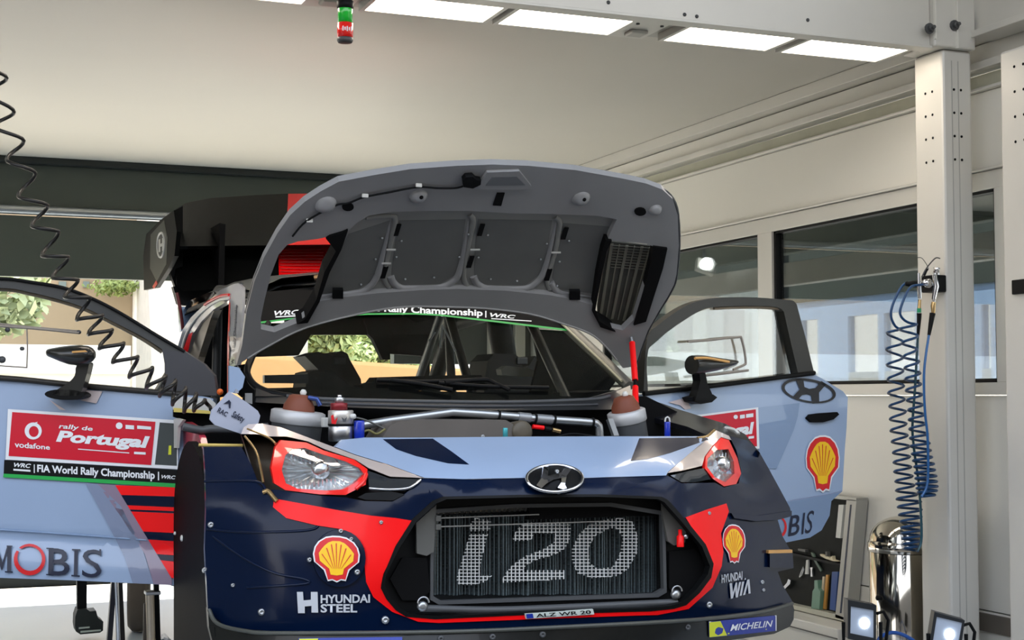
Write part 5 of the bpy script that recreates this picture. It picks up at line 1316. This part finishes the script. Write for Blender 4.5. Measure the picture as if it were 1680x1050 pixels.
print_on('sponsor_ring', [poly([arc(1277, 865, 14, 18, -2.3, 3.75, lambda t: 2 + 4 * math.sin(math.pi * t))])], SDR, SHELLR, dr, 0.009)
print_on('film_patch', [poly([[(1096, 660), (1120, 654), (1137, 650), (1130, 662), (1134, 670), (1124, 672), (1116, 665)]])], SDR, mat('pale pink film', (0, 0, 0)), dr, 0.006)
MRO = 0.12
PR = plane((2.48, 4.90, 0), DRn, lambda x, y: MRO + 0 * x)
loft([(1135, 583, 614.5, .04), (1142, 582.5, 614.5, .05), (1152, 582.5, 613, .052), (1170, 585.5, 609.5, .05), (1185, 588, 605, .044), (1200, 590, 600, .032), (1208, 591.5, 596.5, .014)], plane((2.48, 4.90, 0), DRn, lambda x, y: 0.10 + 0 * x), 0, 'mirror', mat('mirror shell', (0, 0, 0)), dr)
ribbon('mirror_edge', [(1140, 588), (1158, 587.5), (1180, 591), (1196, 594)], 0.005, mat('amber edge', (0, 0, 0)), dr, surf=plane((2.48, 4.90, 0), DRn, lambda x, y: 0.155 + 0 * x))
patch('mirror_stalk', [[(1147, 610), (1157, 610), (1161, 630), (1168, 645), (1172, 656), (1140, 658), (1146, 640), (1149, 625)]], plane((2.48, 4.90, 0), DRn, lambda x, y: 0.07 + 0 * x), BLACK, dr, step=12, thick=0.04, tdir=INr)
patch('mirror_base', [[(1134, 652), (1148, 648), (1170, 647), (1177, 652), (1168, 660), (1150, 663), (1138, 659)]], plane((2.48, 4.90, 0), DRn, lambda x, y: 0.06 + 0 * x), BLACK, dr, step=None, thick=0.05, tdir=INr)

# ================================================================ THINGS AROUND THE CAR
def zigzag(ex, y0f, dep, n=7):
    """a coil through its alternating left/right turning points, rounded in depth"""
    out = []
    for i in range(len(ex) - 1):
        (x0, y0), (x1, y1) = ex[i], ex[i + 1]
        for j in range(n):
            t = j / n; e = (1 - math.cos(math.pi * t)) / 2
            f_ = (i + t) / (len(ex) - 1)
            Y = y0f(f_) + dep(f_) * math.sin(math.pi * t) * (1 if i % 2 else -1)
            out.append(atY(x0 + (x1 - x0) * e, y0 + (y1 - y0) * t, Y))
    out.append(atY(ex[-1][0], ex[-1][1], y0f(1.0)))
    return out


# black coiled cable from the beam down over the left door into the engine bay
ex = [(-52, -52), (-40, -20), (-60, 0), (-30, 28), (-48, 55), (-10, 80), (-30, 105), (11, 128), (-22, 152), (23, 184), (-10, 207), (39, 231), (11, 262), (58, 284), (30, 322), (78, 337), (52, 371), (96, 380), (69, 420), (112, 421), (86, 456), (128, 459), (106, 488), (147, 488), (126, 525), (168, 517),
      (145, 549), (184, 541), (163, 572), (203, 563), (185, 595), (226, 585), (212, 619), (250, 603), (240, 637), (272, 616), (262, 650), (288, 624), (283, 664), (305, 636), (302, 676), (322, 646), (318, 674), (336, 656), (346, 672)]
cb = empty('coiled_cable', atY(-52, -52, 5.28), 'long black coiled cable hanging from the beam across the left door to the engine', 'cable')
MB().tube(zigzag(ex, lambda t: 5.28 - 0.62 * min(1, t * 1.15), lambda t: 0.05), 0.0065, 7).build('coil', CABLE, cb)
p = atY(-52, -52, 5.28); MB().lathe(p, (0, 0, 1), [(0.014, -0.03), (0.014, 0.02), (0, 0.02)], 10).build('plug', BLACK, cb)

# two blue coiled air hoses on the column
YH = 5.40
hz = lambda pts, Y: [atY(x, y, Y) for x, y in curve(pts, 5)]
exl = [(1476, 540), (1455, 546), (1482, 562), (1454, 573), (1481, 587), (1455, 599), (1482, 608), (1456, 623), (1483, 633), (1457, 645), (1484, 655), (1459, 667), (1486, 675), (1460, 688), (1487, 695), (1461, 707), (1489, 714), (1463, 725), (1492, 732), (1465, 743), (1493, 749), (1466, 759), (1495, 766), (1467, 774), (1497, 781), (1469, 790), (1500, 796), (1470, 805), (1505, 811), (1471, 819), (1511, 823), (1473, 832), (1512, 836), (1475, 845), (1512, 848), (1477, 856), (1512, 860), (1478, 866), (1511, 870), (1479, 875), (1511, 879), (1480, 884), (1510, 888), (1481, 893), (1509, 896), (1483, 900), (1506, 904)]
h1 = empty('air_hose', atY(1476, 520, YH), 'blue coiled air hose on the left of the pair, reaching down to the steel bin', 'hose', None)
MB().tube(hz([(1512, 464), (1492, 463), (1478, 472), (1464, 502), (1462, 520), (1468, 534), (1476, 540)], YH) + zigzag(exl, lambda t: YH, lambda t: 0.055)[1:], 0.0058, 7).build('coil', HOSE, h1)
MB().tube(hz([(1506, 904), (1512, 880), (1508, 800), (1500, 740), (1497, 700), (1501, 640), (1504, 590), (1506, 552)], YH - 0.09), 0.0058, 7).build('return_hose', mat('teal hose', (14, 70, 84), 0.3, coat=0.3), h1)
exr = [(1504, 532), (1476, 540), (1506, 551), (1480, 563), (1504, 573), (1482, 586), (1508, 593), (1484, 604), (1510, 612), (1485, 622), (1511, 630), (1486, 641), (1513, 647), (1488, 657), (1514, 664), (1490, 673), (1517, 680), (1491, 689), (1519, 695), (1492, 704), (1522, 712), (1493, 719), (1525, 727), (1494, 732), (1527, 739), (1496, 745), (1529, 750), (1498, 756), (1532, 761), (1500, 766), (1534, 771), (1501, 776), (1536, 781), (1502, 785), (1537, 790), (1503, 794), (1538, 798), (1504, 801), (1537, 805), (1506, 808), (1534, 812), (1512, 815)]
h2 = empty('air_hose', atY(1500, 520, YH - 0.12), 'blue coiled air hose on the right of the pair, shorter and hanging against the column', 'hose', None)
MB().tube(hz([(1514, 467), (1496, 470), (1486, 484), (1477, 508), (1479, 520), (1490, 529), (1504, 532)], YH - 0.12) + zigzag(exr, lambda t: YH - 0.12, lambda t: 0.05)[1:], 0.0058, 7).build('coil', HOSE, h2)
MB().tube(hz([(1512, 815), (1522, 790), (1522, 720), (1518, 680), (1516, 640), (1517, 600), (1524, 550)], YH - 0.20), 0.0058, 7).build('return_hose', mat('mid blue hose', (24, 90, 150), 0.3, coat=0.3), h2)
YC = YH - 0.09
def fit(h, prof, n_, m, Y):
    """prof: list of (px, py, radius)"""
    MB().tube([atY(a, b, Y) for a, b, r in prof], [r for a, b, r in prof], 10).build(n_, m, h)
fit(h1, [(1507, 448, .006), (1508, 470, .010), (1509, 490, .009)], 'nozzle_body', CHROME, YC)
fit(h1, [(1509, 492, .007), (1508, 506, .008)], 'brass_neck', mat('brass trim', (0, 0, 0)), YC)
fit(h1, [(1508, 506, .0095), (1508, 513, .0095)], 'green_ring', mat('green ring', (30, 150, 100), 0.4), YC)
fit(h1, [(1508, 514, .011), (1508, 522, .010), (1506, 552, .006)], 'strain_relief', BLACK, YC)
fit(h2, [(1533, 450, .010), (1536, 470, .012), (1532, 490, .009), (1532, 496, .006)], 'nozzle_body', CHROME, YH - .20)
fit(h2, [(1532, 496, .010), (1531, 502, .011), (1531, 514, .008)], 'brass_neck', mat('brass trim', (0, 0, 0)), YH - .20)
fit(h2, [(1530, 514, .013), (1529, 520, .012), (1524, 550, .007)], 'strain_relief', BLACK, YH - .20)
for nm, pts in (('nozzle_tube', [(1512, 455), (1520, 440), (1534, 424), (1542, 424)]), ):
    MB().tube(hz(pts, YC), 0.003, 6).build(nm, GREYD, h1)
MB().tube(hz([(1519, 446), (1523, 440), (1513, 424), (1504, 423)], YC), 0.0016, 6).build('hook_wire', GREYD, h1)
MB().tube([atY(1516, 452, YC), atY(1521, 441, YC)], 0.006, 8).build('nozzle_collar', BLACK, h1)
rg = empty('air_regulator', atX(1530, 465, 4.15), 'black and chrome air outlet block screwed to the aluminium column', 'valve')
q = atX(1532, 466, 4.13)
MB().box(q, (0.07, 0.09, 0.075), None, 0.006).build('block', BLACK, rg)
MB().lathe(q + Vector((-0.03, -0.02, 0.0)), (-1, -0.4, 0), [(0.020, 0), (0.020, 0.03), (0.014, 0.034), (0.014, 0.06), (0, 0.06)], 16).build('chrome_outlet', CHROME, rg)
MB().lathe(q + Vector((-0.03, 0.03, 0.0)), (-1, 0.1, 0), [(0.014, 0), (0.016, 0.05), (0.010, 0.09), (0, 0.09)], 14).build('black_outlet', BLACK, rg)
MB().lathe(q + Vector((-0.01, -0.03, 0.04)), (0, -0.2, 1), [(0.016, 0), (0.012, 0.02), (0.016, 0.03), (0, 0.034)], 14).build('chrome_knob', CHROME, rg)

# polished dome-topped bin
bx, by, br, bz = 4.235, 5.74, 0.150, 0.79
bn_ = empty('dome_bin', (bx, by, 0), 'polished steel bin with a domed lid behind the column under the blue hoses', 'bin')
MB().lathe((bx, by, 0), (0, 0, 1), [(0, 0.0), (br * .98, 0.0), (br, 0.01), (br, bz - 0.165), (br * 0.97, bz - 0.16)], 40).build('body', POLISH, bn_)
prof = [(br * 1.03, bz - 0.165), (br * 1.04, bz - 0.155), (br * 1.04, bz - 0.125), (br * 1.0, bz - 0.118)]
prof += [(br * math.cos(a) * 0.99, bz - 0.118 + 0.118 * math.sin(a)) for a in np.linspace(0.05, math.pi / 2, 10)]
MB().lathe((bx, by, 0), (0, 0, 1), prof, 40).build('dome_lid', POLISH, bn_)
fl2 = MB()
for s in (-1, 1):
    fl2.bar((bx + 0.03 * s, by - br * 0.92, bz - 0.10), (bx + 0.02 * s, by - br * 0.66, bz - 0.03), 0.004)
fl2.build('flap_edge', BLACK, bn_)
MB().lathe((bx - br * .99, by - 0.03, 0.42), (-1, -.2, 0), [(0.012, 0), (0.012, 0.015), (0, 0.018)], 10).build('side_knob', BLACK, bn_)

# tool case standing on a white plinth against the right wall
CX = 4.37
SCX = lambda d=0.0: on_axis(0, lambda x, y: CX + d + 0 * x)
XD = (1, 0, 0)
pln = empty('white_plinth', (4.3, 6.6, 0), 'low white plinth under the open tool case at the right wall', 'plinth')
ZP = atX(1387, 1021, 4.37).z - 0.004
b_ = MB().span((4.22, 6.25, 0), (4.44, 7.9, ZP), 0.006).build('body', WALLP, pln)
MB().span((4.212, 6.25, ZP - 0.05), (4.22, 7.9, ZP - 0.045)).build('joint', GREYM, pln)
tcs = empty('tool_case', (4.25, 6.4, 0.24), 'open grey-framed case of dark foam holding tools, under the right door', 'case')
TL, TR, BR, BL = (1262, 806), (1390, 820), (1371, 1011), (1240, 980)
patch('back_panel', [[TL, TR, BR, BL]], SCX(0.05), mat('dark green foam', (10, 15, 13), 0.8, var=0.4, scale=20), tcs, step=None, thick=0.02, tdir=XD, smooth=False)
patch('side_frame', [[(1389, 819), (1405, 821), (1388, 1018), (1370, 1013)]], SCX(0), ALUD, tcs, step=None, thick=0.07, tdir=XD, smooth=False)
patch('frame_slot', [[(1394.5, 828), (1396.5, 828), (1380, 1006), (1377.5, 1006)]], SCX(-0.002), mat('dark blue slot', (30, 40, 66), 0.5), tcs, step=None, thick=0.01, tdir=XD, smooth=False)
patch('top_frame', [[(1262, 800), (1405, 817), (1404, 822), (1262, 806)]], SCX(0), ALUD, tcs, step=None, thick=0.07, tdir=XD, smooth=False)
patch('bottom_frame', [[(1240, 979), (1371, 1008), (1388, 1014), (1387, 1020), (1240, 985)]], SCX(0), mat('pale edge trim', (196, 196, 180), 0.5), tcs, step=None, thick=0.07, tdir=XD, smooth=False)
patch('shelf', [[(1290, 905), (1379, 925), (1379, 929), (1290, 909)]], SCX(0.015), BLACK, tcs, step=None, thick=0.034, tdir=XD, smooth=False)
ITEMS = [
    ('binder', 'white binder spine at the top right of the open tool case', 'binder', WHITEP, [(1376, 828), (1384, 828.5), (1378.5, 883), (1371, 882)], .06),
    ('pliers', 'cream handled pliers lying on the shelf of the tool case', 'pliers', mat('cream grip', (226, 214, 180), 0.5), [(1345, 909), (1353, 911), (1362, 915), (1365, 912), (1366, 918), (1375, 921), (1368, 921), (1355, 917), (1346, 912)], .02),
    ('bottle', 'slim pale bottle with green base standing in the tool case', 'bottle', mat('pale green bottle', (110, 150, 130), 0.3), [(1336, 952), (1341, 952), (1342, 965), (1346, 970), (1344, 1000), (1331, 998), (1333, 970), (1336, 965)], .03),
    ('ruler', 'cream rod standing beside the pale bottle in the tool case', 'rod', mat('cream rod', (220, 206, 176), 0.5), [(1349.5, 946), (1352.5, 946), (1348, 1001), (1344.5, 1000)], .01),
    ('ruler', 'orange rod standing between the cream rod and the blue folder', 'rod', mat('orange rod', (206, 150, 70), 0.5), [(1355, 943), (1358.5, 943), (1354, 1000), (1350, 999)], .01),
    ('folder', 'blue folder standing at the lower right of the tool case', 'folder', mat('blue folder', (22, 70, 140), 0.5), [(1365, 938), (1375, 938), (1370, 1002), (1361, 1000)], .05),
    ('file', 'white flat file hanging in the middle of the tool case', 'file', WHITEP, [(1322.5, 919), (1326.5, 918), (1325, 942), (1320.5, 942)], .01),
    ('spanner', 'short steel spanner hanging right of the white file', 'spanner', STEEL, [(1329, 931), (1333, 931), (1332, 936), (1333, 946), (1330, 946), (1330, 936)], .01),
    ('tweezers', 'thin green handled tool slanting down in the tool case', 'tool', mat('grey green grip', (100, 120, 104), 0.5), [(1330, 906), (1334, 908), (1337, 916), (1348, 936), (1346, 938), (1334, 918)], .01),
    ('wrench', 'bright steel wrench at the lower left of the tool case, beside the bumper', 'wrench', CHROME, [(1293, 950), (1297, 952), (1296, 958), (1288, 966), (1284, 964), (1291, 956)], .02),
    ('torch', 'grey torch lying at the upper left of the tool case', 'torch', GREYM, [(1309, 900), (1321, 902), (1321, 906), (1309, 903)], .02),
    ('socket', 'small grey socket standing above the pliers in the tool case', 'socket', GREYM, [(1354, 905), (1357, 905), (1357, 913), (1354, 913)], .02)]
for n_, lb, ct, m_, pts, th in ITEMS:
    o = patch(n_, [pts], SCX(0.045 - min(th, .03)), m_, None, step=None, thick=min(th, .03), tdir=XD, smooth=False)
    tag(o, lb, ct)
p0 = [Vector(SCX(0.04)(x, y)[0]) for x, y in ((1312, 946), (1315, 938), (1318, 930), (1319, 934), (1316, 943), (1312, 947))]
o = MB().tube(p0, 0.004, 6).build('ring_spanner', STEEL, None); tag(o, 'steel ring tool hanging left of the white file in the tool case', 'spanner')

# work lights on low stands
def work_light(face, lit, Y, label, yawv):
    cx = sum(a for a, b in face) / 4; cy = sum(b for a, b in face) / 4
    c = atY(cx, cy, Y)
    w = empty('work_light', (c.x, c.y, 0), label, 'lamp')
    n = Vector(yawv).normalized()
    S = plane(c, (n.x, n.y, 0))
    ins = tuple(-n * 1.0)
    patch('housing', [face], S, mat('dark lamp housing', (44, 48, 52), 0.4), w, step=None, thick=0.07, tdir=ins, smooth=False)
    patch('bezel', [face, lit], S, mat('lamp bezel', (26, 30, 34), 0.4), w, step=None, thick=0.014, off=0.012, tdir=ins, smooth=False)
    patch('lit_reflector', [lit], S, mat('lit reflector', (160, 172, 190), 0.3, emit=0.10), w, step=None, thick=0.004, off=0.003, tdir=ins, smooth=False)
    lx = sum(a for a, b in lit) / 4 + 4; ly = sum(b for a, b in lit) / 4 + 2
    patch('led', [ell(lx, ly, 8, 9, 16)], S, mat('lit led', (255, 252, 246), 0.3, emit=5.0), w, step=None, thick=0.003, off=0.008, tdir=ins, smooth=False)
    for k in range(5):
        MB().box(c - n * 0.075 + Vector((0, 0, -0.04 + 0.02 * k)), (0.10, 0.02, 0.004), Matrix.Rotation(math.atan2(n.x, -n.y), 3, 'Z')).build('cooling_fin', GREYM, w)
    s = n.orthogonal().normalized() if abs(n.z) > .5 else Vector((-n.y, n.x, 0))
    yk = MB()
    yk.tube([c + s * 0.075, c + s * 0.075 + Vector((0, 0, -0.12)), c - s * 0.075 + Vector((0, 0, -0.12)), c - s * 0.075], 0.008, 8)
    yk.build('yoke', BLACK, w)
    MB().bar((c.x, c.y, 0.02), (c.x, c.y, c.z - 0.12), 0.025).build('post', BLACK, w)
    for a in (0, 1):
        MB().bar((c.x - 0.14 * (1 - a) - 0.0, c.y - 0.14 * a, 0.012), (c.x + 0.14 * (1 - a), c.y + 0.14 * a, 0.012), 0.024, 0.024).build('leg', BLACK, w)
    MB().tube([c - n * 0.03 + s * 0.07 + Vector((0, 0, .03)), c - n * 0.05 + s * 0.10 + Vector((0, 0, .035)), c - n * 0.05 + s * 0.12, c - n * 0.05 + s * 0.11 + Vector((0, 0, -.08))], 0.007, 8).build('handle', BLACK, w)
    return w
work_light([(1391, 984), (1438, 993), (1437, 1058), (1391, 1048)], [(1396, 995), (1434, 1001.5), (1434, 1047), (1395, 1039)], 5.0, 'small lit work light standing left of the column, in front of the steel bin', (-0.35, -0.94, 0))
work_light([(1533, 1004), (1583, 1018), (1575, 1075), (1524, 1062)], [(1537, 1012), (1579, 1022), (1571, 1066), (1530, 1056)], 4.9, 'small lit work light standing right of the steel bin, at the foot of the column', (-0.45, -0.89, 0))
o = MB().tube(curve([(3.72, 4.93, 0.02), (3.60, 5.05, 0.30), (3.72, 5.12, 0.37), (3.86, 5.10, 0.30), (3.93, 4.95, 0.10)], 6), 0.008, 8).build('blue_cable', mat('bright blue cable', (40, 90, 170), 0.4), None)
tag(o, 'bright blue cable looping between the two work lights', 'cable')

# supports and clutter under the left door
YS = 6.3
ST1 = empty('axle_stand', atY(192, 1170, YS), 'tall stand with two dark legs and a chrome post, under the left sill', 'stand')
MB().bar(atY(187, 948, YS), atY(170, 1172, YS), 0.038, 0.02).build('leg', mat('dark violet leg', (36, 36, 46), 0.4), ST1)
MB().bar(atY(196, 948, YS + .02), atY(206, 1172, YS + .02), 0.034, 0.02).build('leg', mat('brown black leg', (42, 34, 32), 0.4), ST1)
MB().tube([atY(190.5, 935, YS - .03), atY(198, 1172, YS - .03)], 0.009, 10).build('post', CHROME, ST1)
MB().box(atY(192, 930, YS), (0.10, 0.08, 0.02), None, 0.004).build('saddle', BLACK, ST1)
ST2 = empty('axle_stand', atY(247, 1172, YS - .2), 'stand with a thick bare steel post, nearer the wheel arch', 'stand')
MB().tube([atY(246, 975, YS - .2), atY(251, 1172, YS - .2)], 0.018, 12).build('post', mat('warm steel', (206, 192, 172), 0.3, metal=0.7), ST2)
MB().bar(atY(256, 955, YS - .18), atY(262, 1172, YS - .18), 0.03, 0.02).build('leg', BLACK, ST2)
MB().bar(atY(240, 990, YS - .18), atY(236, 1172, YS - .18), 0.02, 0.02).build('leg', mat('grey brown leg', (110, 100, 90), 0.5), ST2)
MB().box(atY(250, 972, YS - .2), (0.06, 0.06, 0.015), None, 0.003).build('saddle', STEEL, ST2)
YF = 8.52
cF = lambda p: sh(p, 6.222, (90, 930))
ft = empty('support_post', atY(145, 1040, YF), 'black post on a chunky striped foot below the open left door', 'post')
patch('foot', [cF([(230, 440), (325, 430), (360, 455), (420, 448), (440, 520), (495, 560), (492, 650), (460, 672), (260, 690), (215, 660), (205, 600), (208, 510)])], on_axis(1, lambda x, y: YF - .06 + 0 * x), mat('black green foot', (20, 28, 26), 0.6, var=0.3), ft, step=None, thick=0.14)
patch('post', [cF([(225, -160), (330, -160), (325, 440), (230, 450)])], on_axis(1, lambda x, y: YF - .02 + 0 * x), BLACK, ft, step=None, thick=0.06, smooth=False)
for pts in ([(245, 618), (355, 610), (355, 624), (245, 636)], [(262, 655), (470, 640), (470, 655), (262, 674)]):
    patch('pale_stripe', [cF(pts)], on_axis(1, lambda x, y: YF - .066 + 0 * x), mat('pale stripe', (190, 200, 190), 0.5), ft, step=None, thick=0.008, smooth=False)
wh = empty('wheel', atY(228, 1030, 8.7), 'grey brown wheel standing edge-on on the floor between the two stands', 'wheel')
c = atY(228, 1000, 8.7); c.z = 0.26
MB().lathe(c, (1, -0.16, 0), [(0.15, -0.05), (0.23, -0.06), (0.258, -0.035), (0.258, 0.035), (0.23, 0.06), (0.15, 0.05), (0.15, -0.05)], 32).build('tyre', mat('dusty tyre', (96, 86, 76), 0.8), wh)
MB().lathe(c, (1, -0.16, 0), [(0.15, -0.04), (0.13, 0.02), (0.05, 0.04), (0, 0.04)], 24).build('rim', mat('dusty rim', (120, 108, 94), 0.5, metal=0.4), wh)
o = patch('plastic_bag', [[(256, 998), (266, 1006), (276, 1004), (283, 1012), (290, 1030), (258, 1030), (255, 1012)]], on_axis(1, lambda x, y: 7.9 + 0.03 * np.sin(x * .9) + 0.02 * np.cos(y * .7)), mat('crumpled white film', (226, 228, 232), 0.3, bump=0.6), None, step=5, thick=0.10)
tag(o, 'crumpled white plastic bag lying behind the steel post', 'bag')
zb = min((v.co.z for v in o.data.vertices)); o.location = (0, 0, -zb) if zb > 0 else (0, 0, 0)
o = MB().span((-4.2, 10.92, 0), (1.9, 11.05, 0.11), 0.01).build('trim_7', mat('black threshold', (20, 24, 22), 0.7), None); o['kind'] = 'structure'  # low black bar across the floor beyond the back opening
